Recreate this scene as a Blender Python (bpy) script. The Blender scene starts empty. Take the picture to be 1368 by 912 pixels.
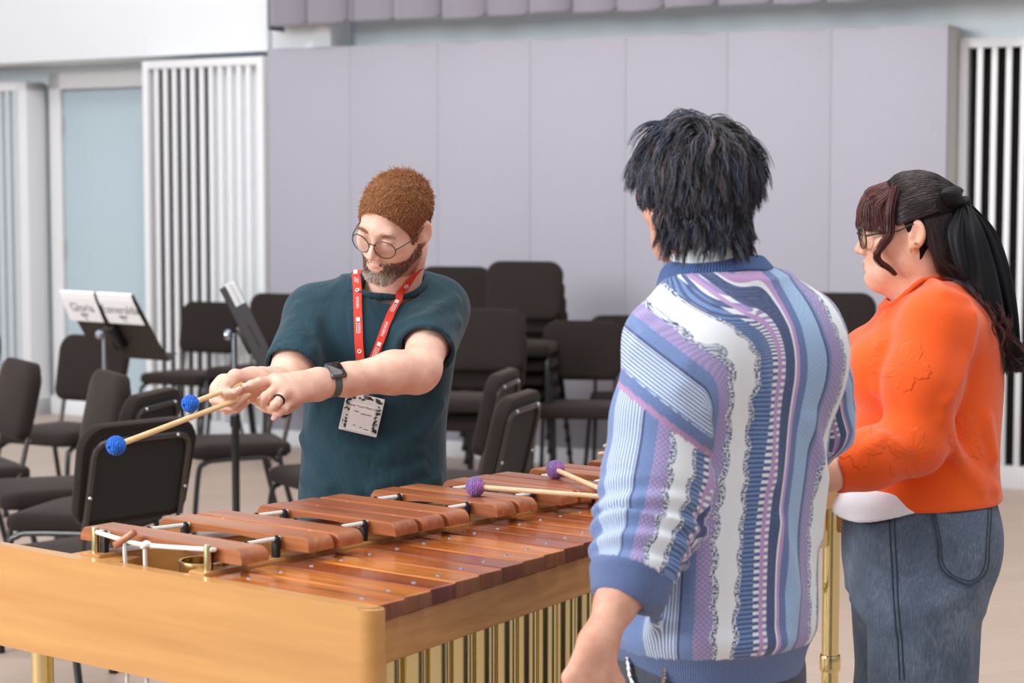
import bpy, bmesh, math, random
import numpy as np
from mathutils import Vector, Matrix, Euler
C = bpy.context.scene
PI = math.pi
rng = np.random.default_rng(7)
random.seed(5)

# ------------------------------------------------------------------ camera
FPX = 2700.0; CX = 684.0; CY = 456.0; CAMZ = 1.58
PITCH = math.atan((CY-250.0)/FPX)
sp, cp = math.sin(PITCH), math.cos(PITCH)
def ray(px, py):
    a = (px-CX)/FPX; b = (CY-py)/FPX
    return Vector((a, cp+b*sp, -sp+b*cp))
def W(px, py, z):
    d = ray(px, py); t = z/d.y
    return Vector((d.x*t, d.y*t, CAMZ+d.z*t))
def G(px, py, h):
    d = ray(px, py); t = (h-CAMZ)/d.z
    return Vector((d.x*t, d.y*t, h))
cam_d = bpy.data.cameras.new('camera'); cam = bpy.data.objects.new('camera', cam_d)
C.collection.objects.link(cam); C.camera = cam
cam.location = (0, 0, CAMZ); cam.rotation_euler = (PI/2-PITCH, 0, 0)
cam_d.sensor_width = 36; cam_d.lens = FPX*36/1368
cam_d.clip_end = 200
cam_d.dof.use_dof = True; cam_d.dof.focus_distance = 4.1; cam_d.dof.aperture_fstop = 5.0

# ------------------------------------------------------------------ materials
def lin(c):
    c = c/255.0
    return c/12.92 if c <= 0.04045 else ((c+0.055)/1.055)**2.4
def rgb(r, g, b): return (lin(r), lin(g), lin(b), 1.0)
class NT:
    def __init__(s, name):
        s.m = bpy.data.materials.new(name); s.m.use_nodes = True
        s.t = s.m.node_tree; s.b = s.t.nodes['Principled BSDF']
    def n(s, typ, **kw):
        nd = s.t.nodes.new(typ)
        for k, v in kw.items():
            if k.startswith('i_'):
                key = k[2:]
                key = int(key) if key.isdigit() else key
                nd.inputs[key].default_value = v
            else: setattr(nd, k, v)
        return nd
    def l(s, a, b): s.t.links.new(a, b)
    def math(s, op, a, b=None, c=None, clamp=False):
        nd = s.t.nodes.new('ShaderNodeMath'); nd.operation = op; nd.use_clamp = clamp
        for i, v in enumerate((a, b, c)):
            if v is None: continue
            if isinstance(v, (int, float)): nd.inputs[i].default_value = v
            else: s.l(v, nd.inputs[i])
        return nd.outputs[0]
    def mix(s, f, a, b, mode='MIX'):
        nd = s.t.nodes.new('ShaderNodeMix'); nd.data_type = 'RGBA'; nd.blend_type = mode
        for v, i in ((f, 0), (a, 6), (b, 7)):
            if isinstance(v, (int, float, tuple)): nd.inputs[i].default_value = v
            else: s.l(v, nd.inputs[i])
        return nd.outputs[2]
    def ramp(s, fac, stops, interp='LINEAR'):
        nd = s.t.nodes.new('ShaderNodeValToRGB'); cr = nd.color_ramp; cr.interpolation = interp
        while len(cr.elements) > 1: cr.elements.remove(cr.elements[-1])
        cr.elements[0].position = stops[0][0]; cr.elements[0].color = stops[0][1]
        for p, c in stops[1:]:
            e = cr.elements.new(p); e.color = c
        if fac is not None: s.l(fac, nd.inputs[0])
        return nd.outputs[0]
    def coord(s, kind='Object'): return s.n('ShaderNodeTexCoord').outputs[kind]
    def mapping(s, vec, scale=(1,1,1), rot=(0,0,0), loc=(0,0,0)):
        nd = s.n('ShaderNodeMapping'); s.l(vec, nd.inputs[0])
        nd.inputs['Scale'].default_value = scale; nd.inputs['Rotation'].default_value = rot; nd.inputs['Location'].default_value = loc
        return nd.outputs[0]
    def noise(s, vec, scale, detail=2, rough=0.5, dist=0.0, out=0):
        nd = s.n('ShaderNodeTexNoise'); s.l(vec, nd.inputs['Vector'])
        nd.inputs['Scale'].default_value = scale; nd.inputs['Detail'].default_value = detail
        nd.inputs['Roughness'].default_value = rough; nd.inputs['Distortion'].default_value = dist
        return nd.outputs[out]
    def bump(s, h, strength=0.2, dist=0.002):
        nd = s.n('ShaderNodeBump'); nd.inputs['Strength'].default_value = strength; nd.inputs['Distance'].default_value = dist
        s.l(h, nd.inputs['Height']); s.l(nd.outputs[0], s.b.inputs['Normal'])
    def attr(s, name, out='Fac'):
        nd = s.n('ShaderNodeAttribute'); nd.attribute_name = name
        return nd.outputs[out]
    def set(s, **kw):
        for k, v in kw.items():
            key = {'col':'Base Color','rough':'Roughness','metal':'Metallic','spec':'Specular IOR Level','sheen':'Sheen Weight','coat':'Coat Weight','coatr':'Coat Roughness','trans':'Transmission Weight','ior':'IOR','sss':'Subsurface Weight','alpha':'Alpha','sheenr':'Sheen Roughness','aniso':'Anisotropic'}[k]
            if isinstance(v, (int, float, tuple)): s.b.inputs[key].default_value = v
            else: s.l(v, s.b.inputs[key])
        return s
def plain(name, col, rough=0.5, metal=0.0, spec=0.5, bump=None, var=0.0, **kw):
    N = NT(name); N.set(col=col, rough=rough, metal=metal, spec=spec, **kw)
    co = N.coord()
    if var:
        nz = N.noise(co, 6, 3)
        k = N.math('MULTIPLY_ADD', nz, 2*var, 1-var)
        v = N.n('ShaderNodeHueSaturation'); v.inputs['Color'].default_value = col; N.l(k, v.inputs['Value']); N.l(v.outputs[0], N.b.inputs['Base Color'])
    if bump:
        N.bump(N.noise(co, bump[0], 3), bump[1], bump[2] if len(bump) > 2 else 0.002)
    return N.m

# ------------------------------------------------------------------ object helpers
def link(o): C.collection.objects.link(o); return o
def thing(name, label, cat, loc=(0,0,0), rotz=0.0, group=None):
    o = link(bpy.data.objects.new(name, None)); o.location = loc; o.rotation_euler = (0,0,rotz)
    o['label'] = label; o['category'] = cat; o.empty_display_size = 0.1
    if group: o['group'] = group
    return o
def tag(o, label, cat, group=None):
    o['label'] = label; o['category'] = cat
    if group: o['group'] = group
    return o
def mesh_obj(name, me, mat, parent=None, smooth=True, label=None, auto=None):
    if mat is not None:
        for m in (mat if isinstance(mat, (list, tuple)) else [mat]): me.materials.append(m)
    if smooth:
        me.polygons.foreach_set('use_smooth', [True]*len(me.polygons))
        if auto is not None: me.set_sharp_from_angle(angle=math.radians(auto))
    o = link(bpy.data.objects.new(name, me))
    if parent is not None: o.parent = parent
    if label: o['label'] = label
    return o
def obj(name, bm, mat, parent=None, smooth=True, auto=35, label=None):
    me = bpy.data.meshes.new(name); bmesh.ops.recalc_face_normals(bm, faces=bm.faces[:]); bm.to_mesh(me); bm.free()
    return mesh_obj(name, me, mat, parent, smooth, label, auto)
def struct(name, bm, mat, parent=None, **kw):
    o = obj(name, bm, mat, parent, **kw)
    if parent is None: o['kind'] = 'structure'
    return o
def dup(root, loc, rotz, label, group=None):
    r = link(root.copy()); r.location = loc; r.rotation_euler = (0,0,rotz); r['label'] = label
    if group: r['group'] = group
    for ch in list(root.children):
        c = link(ch.copy()); c.parent = r
        for g in list(ch.children):
            d = link(g.copy()); d.parent = c
    return r
def B(): return bmesh.new()
def add_box(bm, size, loc=(0,0,0), M=None, bevel=0.0, seg=2):
    r = bmesh.ops.create_cube(bm, size=1.0)
    vs = r['verts']
    bmesh.ops.scale(bm, vec=size, verts=vs)
    if bevel > 0:
        es = list({e for v in vs for e in v.link_edges})
        rb = bmesh.ops.bevel(bm, geom=es, offset=bevel, segments=seg, affect='EDGES', profile=0.5)
        vs = list({v for f in rb['faces'] for v in f.verts} | {v for v in vs if v.is_valid})
    T = Matrix.Translation(loc)
    if M is not None: T = T @ M.to_4x4()
    bmesh.ops.transform(bm, matrix=T, verts=vs)
    return vs
def frame_from(d):
    d = Vector(d).normalized()
    up = Vector((0,0,1)) if abs(d.z) < 0.95 else Vector((1,0,0))
    x = up.cross(d).normalized(); y = d.cross(x)
    return x, y, d
def add_tube(bm, pts, r, n=10, caps=True):
    pts = [Vector(p) for p in pts]; rs = r if isinstance(r, (list, tuple)) else [r]*len(pts)
    rings = []; px = None
    for i, p in enumerate(pts):
        d = (pts[min(i+1, len(pts)-1)]-pts[max(i-1, 0)])
        x, y, d = frame_from(d)
        if px is not None:
            x = (px - d*px.dot(d)).normalized(); y = d.cross(x)
        px = x
        rings.append([bm.verts.new(p + (x*math.cos(2*PI*k/n)+y*math.sin(2*PI*k/n))*rs[i]) for k in range(n)])
    for a, b in zip(rings, rings[1:]):
        for k in range(n): bm.faces.new((a[k], a[(k+1)%n], b[(k+1)%n], b[k]))
    if caps:
        bm.faces.new(rings[0][::-1]); bm.faces.new(rings[-1])
def add_cyl(bm, a, b, r, n=16, r2=None): add_tube(bm, [a, b], [r, r if r2 is None else r2], n)
def add_lathe(bm, prof, n=20, M=None):
    rings = []
    for (r, z) in prof:
        rings.append([bm.verts.new((max(r,1e-5)*math.cos(2*PI*k/n), max(r,1e-5)*math.sin(2*PI*k/n), z)) for k in range(n)])
    for a, b in zip(rings, rings[1:]):
        for k in range(n): bm.faces.new((a[k], a[(k+1)%n], b[(k+1)%n], b[k]))
    if M is not None: bmesh.ops.transform(bm, matrix=M, verts=[v for r in rings for v in r])
def add_prism(bm, poly, d0, d1, M=None):
    """poly in local xy, extruded z d0..d1"""
    a = [bm.verts.new((x, y, d0)) for x, y in poly]; b = [bm.verts.new((x, y, d1)) for x, y in poly]
    bm.faces.new(a[::-1]); bm.faces.new(b)
    n = len(poly)
    for i in range(n): bm.faces.new((a[i], a[(i+1)%n], b[(i+1)%n], b[i]))
    if M is not None: bmesh.ops.transform(bm, matrix=M, verts=a+b)
    return a+b
def catmull(pts, n=8):
    pts = [Vector(p) for p in pts]; out = []
    for i in range(len(pts)-1):
        p0 = pts[max(i-1,0)]; p1 = pts[i]; p2 = pts[i+1]; p3 = pts[min(i+2, len(pts)-1)]
        for k in range(n):
            t = k/n
            out.append(0.5*((2*p1)+(p2-p0)*t+(2*p0-5*p1+4*p2-p3)*t*t+(3*p1-p0-3*p2+p3)*t**3))
    out.append(pts[-1]); return out
def basis(x, y, z, loc=(0,0,0)):
    M = Matrix((x, y, z)).transposed().to_4x4(); M.translation = loc
    return M
def text_obj(name, body, size, M, mat, parent=None, align='CENTER', ext=0.0002):
    cu = bpy.data.curves.new(name, 'FONT'); cu.body = body; cu.size = size; cu.align_x = align; cu.align_y = 'CENTER'; cu.extrude = ext
    cu.resolution_u = 3
    tmp = bpy.data.objects.new(name, cu); C.collection.objects.link(tmp)
    dg = bpy.context.evaluated_depsgraph_get()
    me = bpy.data.meshes.new_from_object(tmp.evaluated_get(dg)); bpy.data.objects.remove(tmp)
    me.name = name; me.materials.clear(); me.transform(M)
    return mesh_obj(name, me, mat, parent, smooth=False)

# ------------------------------------------------------------------ signed-distance bodies
def V3(*a): return np.array(a, dtype=np.float64)
def s_cone(P, a, b, r1, r2):
    a = np.asarray(a, float); b = np.asarray(b, float); ab = b-a
    h = np.clip(((P-a)@ab)/max(ab@ab, 1e-12), 0, 1)
    return np.linalg.norm(P-a-h[...,None]*ab, axis=-1)-(r1+h*(r2-r1))
def s_ell(P, c, r, R=None):
    p = P-np.asarray(c, float)
    if R is not None: p = p@np.asarray(R, float)       # R columns = local axes
    r = np.asarray(r, float)
    k0 = np.linalg.norm(p/r, axis=-1); k1 = np.linalg.norm(p/(r*r), axis=-1)
    return np.where(k0 < 0.05, -r.min(), k0*(k0-1.0)/np.maximum(k1, 1e-9))
def s_sph(P, c, r): return np.linalg.norm(P-np.asarray(c, float), axis=-1)-r
def s_box(P, c, h, rr, R=None):
    p = P-np.asarray(c, float)
    if R is not None: p = p@np.asarray(R, float)
    q = np.abs(p)-(np.asarray(h, float)-rr)
    return np.linalg.norm(np.maximum(q, 0), axis=-1)+np.minimum(q.max(-1), 0)-rr
def s_chain(P, pts, rs, k=0.0):
    d = None
    for i in range(len(pts)-1):
        e = s_cone(P, pts[i], pts[i+1], rs[i], rs[i+1])
        d = e if d is None else (smin(d, e, k) if k > 0 else np.minimum(d, e))
    return d
def smin(a, b, k):
    h = np.maximum(k-np.abs(a-b), 0)/k
    return np.minimum(a, b)-h*h*k*0.25
def smax(a, b, k): return -smin(-a, -b, k)
def s_loft(P, rows, yaw=0.0, n=2.3):
    """rows: (z, cx, cy, a, b); horizontal super-ellipse sections, x axis turned by yaw"""
    rows = sorted(rows); zs = np.array([r[0] for r in rows])
    z = np.clip(P[...,2], zs[0], zs[-1])
    def ip(k):
        v = np.array([r[k] for r in rows], float)
        # smooth (monotone-ish) cubic through a fine resample
        m = np.gradient(v, zs)
        i = np.clip(np.searchsorted(zs, z)-1, 0, len(zs)-2)
        h = zs[i+1]-zs[i]; t = (z-zs[i])/h
        return ((2*t**3-3*t**2+1)*v[i]+(t**3-2*t**2+t)*h*m[i]+(-2*t**3+3*t**2)*v[i+1]+(t**3-t**2)*h*m[i+1])
    cx, cy, a, b = ip(1), ip(2), ip(3), ip(4)
    dx, dy = P[...,0]-cx, P[...,1]-cy
    x = dx*math.cos(yaw)+dy*math.sin(yaw); y = -dx*math.sin(yaw)+dy*math.cos(yaw)
    q = (np.abs(x/a)**n+np.abs(y/b)**n)**(1.0/n)
    d = (q-1)*np.minimum(a, b)
    dz = np.maximum(P[...,2]-zs[-1], zs[0]-P[...,2])
    return np.where(dz > 0, np.maximum(d, dz) , np.maximum(d, dz))
def surface_net(fn, lo, hi, h):
    lo = np.asarray(lo, float); hi = np.asarray(hi, float)
    n = np.ceil((hi-lo)/h).astype(int)+1
    xs = [lo[i]+h*np.arange(n[i]) for i in range(3)]
    F = np.empty(n, np.float32)
    step = max(1, int(600000/(n[1]*n[2])))
    for i in range(0, n[0], step):
        P = np.stack(np.meshgrid(xs[0][i:i+step], xs[1], xs[2], indexing='ij'), -1)
        F[i:i+step] = fn(P)
    S = F < 0
    cs = np.zeros(tuple(n-1), np.int8)
    for dx in (0,1):
        for dy in (0,1):
            for dz in (0,1): cs += S[dx:n[0]-1+dx, dy:n[1]-1+dy, dz:n[2]-1+dz]
    act = (cs > 0) & (cs < 8)
    idx = np.full(act.shape, -1, np.int64); I = np.argwhere(act); idx[act] = np.arange(len(I))
    acc = np.zeros((len(I), 3)); cnt = np.zeros(len(I))
    offs = [(0,0,0),(1,0,0),(0,1,0),(1,1,0),(0,0,1),(1,0,1),(0,1,1),(1,1,1)]
    for a in range(3):
        for o in offs:
            if o[a]: continue
            o2 = list(o); o2[a] = 1
            f0 = F[I[:,0]+o[0], I[:,1]+o[1], I[:,2]+o[2]]; f1 = F[I[:,0]+o2[0], I[:,1]+o2[1], I[:,2]+o2[2]]
            m = (f0 < 0) != (f1 < 0)
            t = np.zeros_like(f0); t[m] = f0[m]/(f0[m]-f1[m])
            p = np.repeat(np.array([o], float), len(I), 0); p[:,a] += t
            acc[m] += p[m]; cnt[m] += 1
    verts = lo+h*(I+acc/np.maximum(cnt,1)[:,None])
    quads = []
    for a in range(3):
        b, c = (a+1)%3, (a+2)%3
        s0 = [slice(None)]*3; s1 = [slice(None)]*3; s0[a] = slice(0, n[a]-1); s1[a] = slice(1, n[a])
        for ax in (b, c): s0[ax] = slice(1, n[ax]-1); s1[ax] = slice(1, n[ax]-1)
        A = S[tuple(s0)]; D = S[tuple(s1)]
        E = np.argwhere(A != D); flip = A[A != D]
        base = E.copy(); base[:,b] += 1; base[:,c] += 1
        def cell(db, dc):
            q = base.copy(); q[:,b] -= db; q[:,c] -= dc
            return idx[q[:,0], q[:,1], q[:,2]]
        q = np.stack([cell(1,1), cell(0,1), cell(0,0), cell(1,0)], -1)
        q[~flip] = q[~flip][:, ::-1]
        quads.append(q)
    quads = np.concatenate(quads)
    quads = quads[(quads >= 0).all(1)]
    used = np.zeros(len(verts), bool); used[quads.ravel()] = True; remap = np.cumsum(used)-1
    verts = verts[used]; quads = remap[quads]
    return verts, quads
def np_mesh(name, verts, faces):
    me = bpy.data.meshes.new(name)
    faces = np.asarray(faces, np.int32); k = faces.shape[1]
    me.vertices.add(len(verts)); me.vertices.foreach_set('co', np.asarray(verts, np.float32).ravel())
    me.loops.add(faces.size); me.loops.foreach_set('vertex_index', faces.ravel())
    me.polygons.add(len(faces)); me.polygons.foreach_set('loop_start', np.arange(0, faces.size, k, dtype=np.int32))
    me.update(calc_edges=True); me.validate()
    return me
def relax(v, q, it=2, f=0.5):
    """light laplacian pass over the quad mesh"""
    e = np.concatenate([q[:,[0,1]], q[:,[1,2]], q[:,[2,3]], q[:,[3,0]]])
    for _ in range(it):
        acc = np.zeros_like(v); cnt = np.zeros(len(v))
        for a, b in ((0,1),(1,0)):
            for k in range(3): acc[:,k] += np.bincount(e[:,a], v[e[:,b],k], len(v))
            cnt += np.bincount(e[:,a], minlength=len(v))
        v = np.where((cnt > 0)[:,None], v*(1-f)+f*acc/np.maximum(cnt,1)[:,None], v)
    return v
def sdf_obj(name, fn, lo, hi, h, mat, parent, org=(0,0,0), attrs=None, smooth_it=2, label=None):
    v, q = surface_net(fn, lo, hi, h)
    if smooth_it: v = relax(v, q, smooth_it)
    me = np_mesh(name, v-np.asarray(org, float), q)
    if attrs:
        for k, f in attrs.items():
            val = f(v)
            if val.ndim == 1:
                a = me.attributes.new(k, 'FLOAT', 'POINT'); a.data.foreach_set('value', val.astype(np.float32))
            else:
                a = me.attributes.new(k, 'FLOAT_VECTOR', 'POINT'); a.data.foreach_set('vector', val.astype(np.float32).ravel())
    return mesh_obj(name, me, mat, parent, True, label)
def strands_obj(name, S, r0, r1, mat, parent, org=(0,0,0), sides=3, rand=None, label=None, prof=None):
    """S: (n, m, 3) polylines -> tapered strands in one mesh"""
    n, m, _ = S.shape
    T = np.gradient(S, axis=1); T /= np.maximum(np.linalg.norm(T, axis=-1, keepdims=True), 1e-9)
    ref = rng.normal(size=(n,1,3)); ref = np.repeat(ref, m, 1)
    X = np.cross(T, ref); X /= np.maximum(np.linalg.norm(X, axis=-1, keepdims=True), 1e-9)
    Y = np.cross(T, X)
    t = np.linspace(0, 1, m)
    rad = (np.asarray(r0).reshape(-1,1)*(1-t)+np.asarray(r1).reshape(-1,1)*t) if prof is None else np.asarray(r0).reshape(-1,1)*prof(t)
    rad = np.broadcast_to(rad, (n, m))
    ang = 2*PI*np.arange(sides)/sides
    V = S[:,:,None,:]+rad[:,:,None,None]*(np.cos(ang)[None,None,:,None]*X[:,:,None,:]+np.sin(ang)[None,None,:,None]*Y[:,:,None,:])
    V = V.reshape(-1, 3)
    i = np.arange(n)[:,None,None]; j = np.arange(m-1)[None,:,None]; k = np.arange(sides)[None,None,:]
    b0 = (i*m+j)*sides; k2 = (k+1)%sides
    Q = np.stack(np.broadcast_arrays(b0+k, b0+k2, b0+sides+k2, b0+sides+k), -1).reshape(-1, 4)
    me = np_mesh(name, V-np.asarray(org, float), Q)
    rv = rng.random(n) if rand is None else rand
    a = me.attributes.new('rnd', 'FLOAT', 'POINT'); a.data.foreach_set('value', np.repeat(rv, m*sides).astype(np.float32))
    a = me.attributes.new('along', 'FLOAT', 'POINT'); a.data.foreach_set('value', np.tile(np.repeat(t, sides), n).astype(np.float32))
    return mesh_obj(name, me, mat, parent, True, label)
# ------------------------------------------------------------------ room
M_white = plain('white_paint', rgb(232,236,240), 0.55, bump=(60,0.05,0.001))
M_palewall = plain('pale_wall_paint', rgb(236,246,250), 0.7, bump=(60,0.05,0.001))
M_doorblue = plain('pale_blue_door_paint', rgb(184,202,211), 0.5, bump=(40,0.05,0.001))
M_frame = plain('slat_white_paint', rgb(228,229,232), 0.5)
M_black = plain('black_acoustic_backing', rgb(16,15,14), 0.9)
M_greyside = plain('panel_edge_paint', rgb(196,193,188), 0.7)
def panel_mat():
    N = NT('lilac_grey_acoustic_fabric'); co = N.coord()
    nz = N.noise(co, 220, 2); N.set(col=N.ramp(nz, [(0.3, rgb(163,161,172)), (0.7, rgb(171,169,180))]), rough=0.9, spec=0.2)
    N.bump(nz, 0.15, 0.001); return N.m
M_panel = panel_mat()
def floor_mat():
    N = NT('pale_oak_floor'); co = N.coord()
    mp = N.mapping(co, (1,1,1), (0,0,math.radians(-27)))
    br = N.n('ShaderNodeTexBrick', i_Scale=1.0); N.l(mp, br.inputs['Vector'])
    br.inputs['Color1'].default_value = rgb(192,170,154); br.inputs['Color2'].default_value = rgb(184,162,146); br.inputs['Mortar'].default_value = rgb(150,132,118)
    br.inputs['Mortar Size'].default_value = 0.0012; br.inputs['Brick Width'].default_value = 1.6; br.inputs['Row Height'].default_value = 0.13
    gr = N.noise(N.mapping(co, (2,40,1), (0,0,math.radians(-27))), 3, 4, 0.6)
    N.set(col=N.mix(0.35, br.outputs[0], N.ramp(gr, [(0.3, rgb(168,146,130)), (0.7, rgb(204,184,168))]), 'MIX'), rough=0.42, spec=0.4)
    return N.m
M_floor = floor_mat()

Lp = W(362, 594, 1); Lp = G(362, 594, 0.0); Rp = G(1257, 655, 0.0)
u = (Rp-Lp); PANW = u.length; u.normalize(); nb = Vector((-u.y, u.x, 0))     # nb points away from the camera
if nb.y < 0: nb = -nb
Zv = Vector((0,0,1))
def wallM(o, uu=u, nn=nb): return basis(uu, nn, Zv, o)
def wbox(bm, o, uu, nn, s0, s1, t0, t1, z0, z1, bevel=0.0):
    add_box(bm, (s1-s0, t1-t0, z1-z0), o+uu*((s0+s1)/2)+nn*((t0+t1)/2)+Zv*((z0+z1)/2), basis(uu, nn, Zv).to_3x3(), bevel)
b = B(); add_box(b, (26, 26, 0.1), (0, 9, -0.05)); struct('floor', b, M_floor)
# acoustic panel (seven fabric leaves on a thick core, thin seams between)
PH = 2.415
pan = link(bpy.data.objects.new('wall_panel', None)); pan['kind'] = 'structure'
b = B(); wbox(b, Lp, u, nb, 0, PANW, 0.03, 0.27, 0.0, PH, 0.002); struct('panel_core', b, M_greyside, pan)
seams = [0]+[ (G(x, 600, 0)-Lp) for x in ()]
def s_at(px):                      # s coordinate along the panel face of a pixel column
    d = ray(px, 300); n2 = Vector((nb.x, nb.y)); t = (n2.dot(Vector((Lp.x, Lp.y))))/(n2.dot(Vector((d.x, d.y))))
    return (Vector((d.x*t, d.y*t, 0))-Vector((Lp.x, Lp.y, 0))).dot(u)
ss = [0]+[s_at(x) for x in (468, 585, 708, 835, 970, 1108)]+[PANW]
for a, c in zip(ss, ss[1:]):
    b = B(); wbox(b, Lp, u, nb, a+0.0006, c-0.0006, 0.0, 0.035, 0.10, PH, 0.0025); struct('panel_leaf', b, M_panel, pan)
b = B(); wbox(b, Lp, u, nb, 0.0, PANW, -0.006, 0.03, 0.0, 0.098, 0.002); struct('panel_plinth', b, M_frame, pan)
# back wall behind it
b = B(); wbox(b, Lp, u, nb, -0.75, 7, 0.31, 0.41, 0, 4.2); struct('wall_back', b, M_palewall)
# slat screens
PER = 0.0755
def slats(name, o, uu, nn, w, ztop, back, zslot=0.118, fr=0.045, ends=None):
    r = link(bpy.data.objects.new(name, None)); r['kind'] = 'structure'
    b = B()
    wbox(b, o, uu, nn, 0, fr, -0.02, 0.07, 0, ztop, 0.002); wbox(b, o, uu, nn, w-fr, w, -0.02, 0.07, 0, ztop, 0.002)
    wbox(b, o, uu, nn, fr, w-fr, -0.02, 0.07, ztop-fr*1.1, ztop, 0.002); wbox(b, o, uu, nn, fr, w-fr, -0.02, 0.07, 0, zslot, 0.002)
    struct('slat_frame', b, M_frame, r)
    b = B(); s = fr+PER*0.62
    while s+0.03 < w-fr:
        wbox(b, o, uu, nn, s, s+0.030, -0.012, 0.010, zslot, ztop-fr, 0.001); s += PER
    struct('slats', b, M_frame, r)
    for (s0, s1, m) in back:
        b = B(); wbox(b, o, uu, nn, s0, s1, 0.055, 0.066, zslot*0.5, ztop-fr*0.5); struct('slat_backing', b, m, r)
    return r
slats('wall_right_slat_screen', Lp+u*(PANW+0.004)+nb*0.235, u, nb, 2.6, 2.355, [(0.03, 2.57, M_black)])
# left side: its own direction (slightly more oblique)
uL = Vector((-0.79, 0.512, 0)).normalized(); nL = Vector((-uL.y, uL.x, 0))
if nL.y < 0: nL = -nL
o2 = Lp+Vector((-0.022, 0.02, 0))
def k_at(o, uu, px):
    a = (px-CX)/FPX/ (cp+ (CY-400)/FPX*sp)
    return (a*o.y-o.x)/(uu.x-a*uu.y)
wl = k_at(o2, uL, 197)
M_palegap = plain('pale_reflector_backing', rgb(238,243,246), 0.6)
slats('wall_left_slat_screen', o2+uL*wl, -uL, nL, wl, 2.372, [(0.03, wl*0.545, M_black), (wl*0.545, wl-0.03, M_palegap)])
# door bay
o3 = o2+nL*0.5
kd0 = k_at(o3, uL, 192); kd1 = k_at(o3, uL, 89)
b = B(); wbox(b, o3, uL, nL, -0.1, 5.0, 0.05, 0.15, 0, 4.0); struct('wall_left', b, M_palewall)
d1 = link(bpy.data.objects.new('door_1', None)); d1['kind'] = 'structure'
b = B(); wbox(b, o3, uL, nL, kd0-0.6, kd1, 0.0, 0.045, 0.02, 2.235, 0.003); struct('door_leaf', b, M_doorblue, d1)
b = B(); wbox(b, o3, uL, nL, kd1+0.012, kd1+0.12, -0.02, 0.05, 0, 2.36, 0.004); wbox(b, o3, uL, nL, kd0-0.6, kd1+0.12, -0.02, 0.05, 2.25, 2.36, 0.004); struct('door_frame', b, M_frame, d1)
b = B()
for z in (0.3, 1.1, 1.95): add_cyl(b, o3+uL*(kd1+0.004)-nL*0.01+Zv*z, o3+uL*(kd1+0.004)-nL*0.01+Zv*(z+0.11), 0.009, 8)
struct('door_hinge', b, M_greyside, d1)
b = B(); wbox(b, o3, uL, nL, kd0-1.2, 5.0, -0.012, 0.0, 0, 0.13, 0.002); struct('baseboard_left', b, M_white)
ks = kd1+0.15
M_sl2 = plain('pale_blue_slat_paint', rgb(205,214,220), 0.6)
def slats2():
    r = link(bpy.data.objects.new('wall_left_far_slat_screen', None)); r['kind'] = 'structure'
    b = B(); s = ks+0.02
    wbox(b, o3, uL, nL, ks, ks+0.09, -0.2, -0.02, 0, 2.30, 0.003)
    wbox(b, o3, uL, nL, ks, ks+2.2, -0.2, -0.02, 2.24, 2.30, 0.003); wbox(b, o3, uL, nL, ks, ks+2.2, -0.2, -0.02, 0, 0.12, 0.003)
    struct('slat_frame', b, M_frame, r)
    b = B(); s = ks+0.11
    for i in range(26):
        if i == 8: s += 0.06
        wbox(b, o3, uL, nL, s, s+0.034, -0.19, -0.13, 0.12, 2.25, 0.001); s += PER
    struct('slats', b, M_sl2, r)
    b = B(); wbox(b, o3, uL, nL, ks+0.09, ks+0.72, -0.1, -0.09, 0.1, 2.25); struct('slat_backing', b, M_palegap, r)
    b = B(); wbox(b, o3, uL, nL, ks+0.72, ks+2.2, -0.1, -0.09, 0.1, 2.25); struct('slat_backing', b, M_black, r)
slats2()
# white bulkhead above the door bay
hS = 2.41
cF = G(357, 68, hS)
b = B(); wbox(b, cF, uL, nL, 0, 7.0, 0, 1.6, 0, 1.9, 0.004); struct('ceiling_bulkhead', b, M_white)
# return of the bulkhead towards the curtain
b = B(); wbox(b, Lp, u, nb, 0.0, 0.42, 0.05, 0.30, PH+0.004, 3.6, 0.004); struct('wall_pier', b, M_white)
# pleated valance curtain
def curtain_mat():
    N = NT('grey_velour'); co = N.coord()
    N.set(col=rgb(134,130,141), rough=0.85, spec=0.2, sheen=0.4); N.bump(N.noise(co, 300, 2), 0.2, 0.001); return N.m
M_curt = curtain_mat()
def curtain():
    oc = Lp-nb*0.10; s0 = s_at(376)+0.03; s1 = 6.4; n = 1100
    bm = B(); rows = [0, .015, .04, .08, .16, .3, .5, .8, 1.2]
    grid = []
    pit = 0.285
    for j, hz in enumerate(rows):
        row = []
        for i in range(n+1):
            s = s0+(s1-s0)*i/n; ph = ((s-s0+0.03*math.sin(3.1*s))/pit)%1.0; k = int((s-s0)/pit)
            # box pleat: round front, tucked at the seam
            fr = math.sin(PI*min(1, ph*1.08))**0.55 if ph*1.08 < 1 else 0.0
            dep = 0.115*fr*(0.75+0.25*math.sin(k*2.3))*(1.0-0.25*ph)
            sag = 0.018*fr*(0.6+0.4*math.sin(k*1.7+1))-0.012*(ph > 0.86)
            z = 2.545+hz-sag*max(0, 1-hz/0.25)
            p = oc+u*s-nb*dep+Zv*z
            row.append(bm.verts.new(p))
        grid.append(row)
    for a, c in zip(grid, grid[1:]):
        for i in range(n): bm.faces.new((a[i], a[i+1], c[i+1], c[i]))
    me = bpy.data.meshes.new('valance'); bm.to_mesh(me); bm.free()
    o = mesh_obj('pleated_valance_curtain', me, M_curt)
    md = o.modifiers.new('thick', 'SOLIDIFY'); md.thickness = 0.012; md.offset = 1
    tag(o, 'grey pleated valance curtain hanging along the top above the lilac grey panel wall', 'curtain')
    o['kind'] = 'thing'
    return o
curtain()
b = B(); wbox(b, Lp-nb*0.10, u, nb, s_at(372), s_at(372)+0.02, 0.0, 0.30, 2.52, 3.6); struct('trim_1', b, plain('dark_curtain_edge', rgb(92,98,112), 0.7))  # dark strip along the left edge of the curtain
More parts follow.
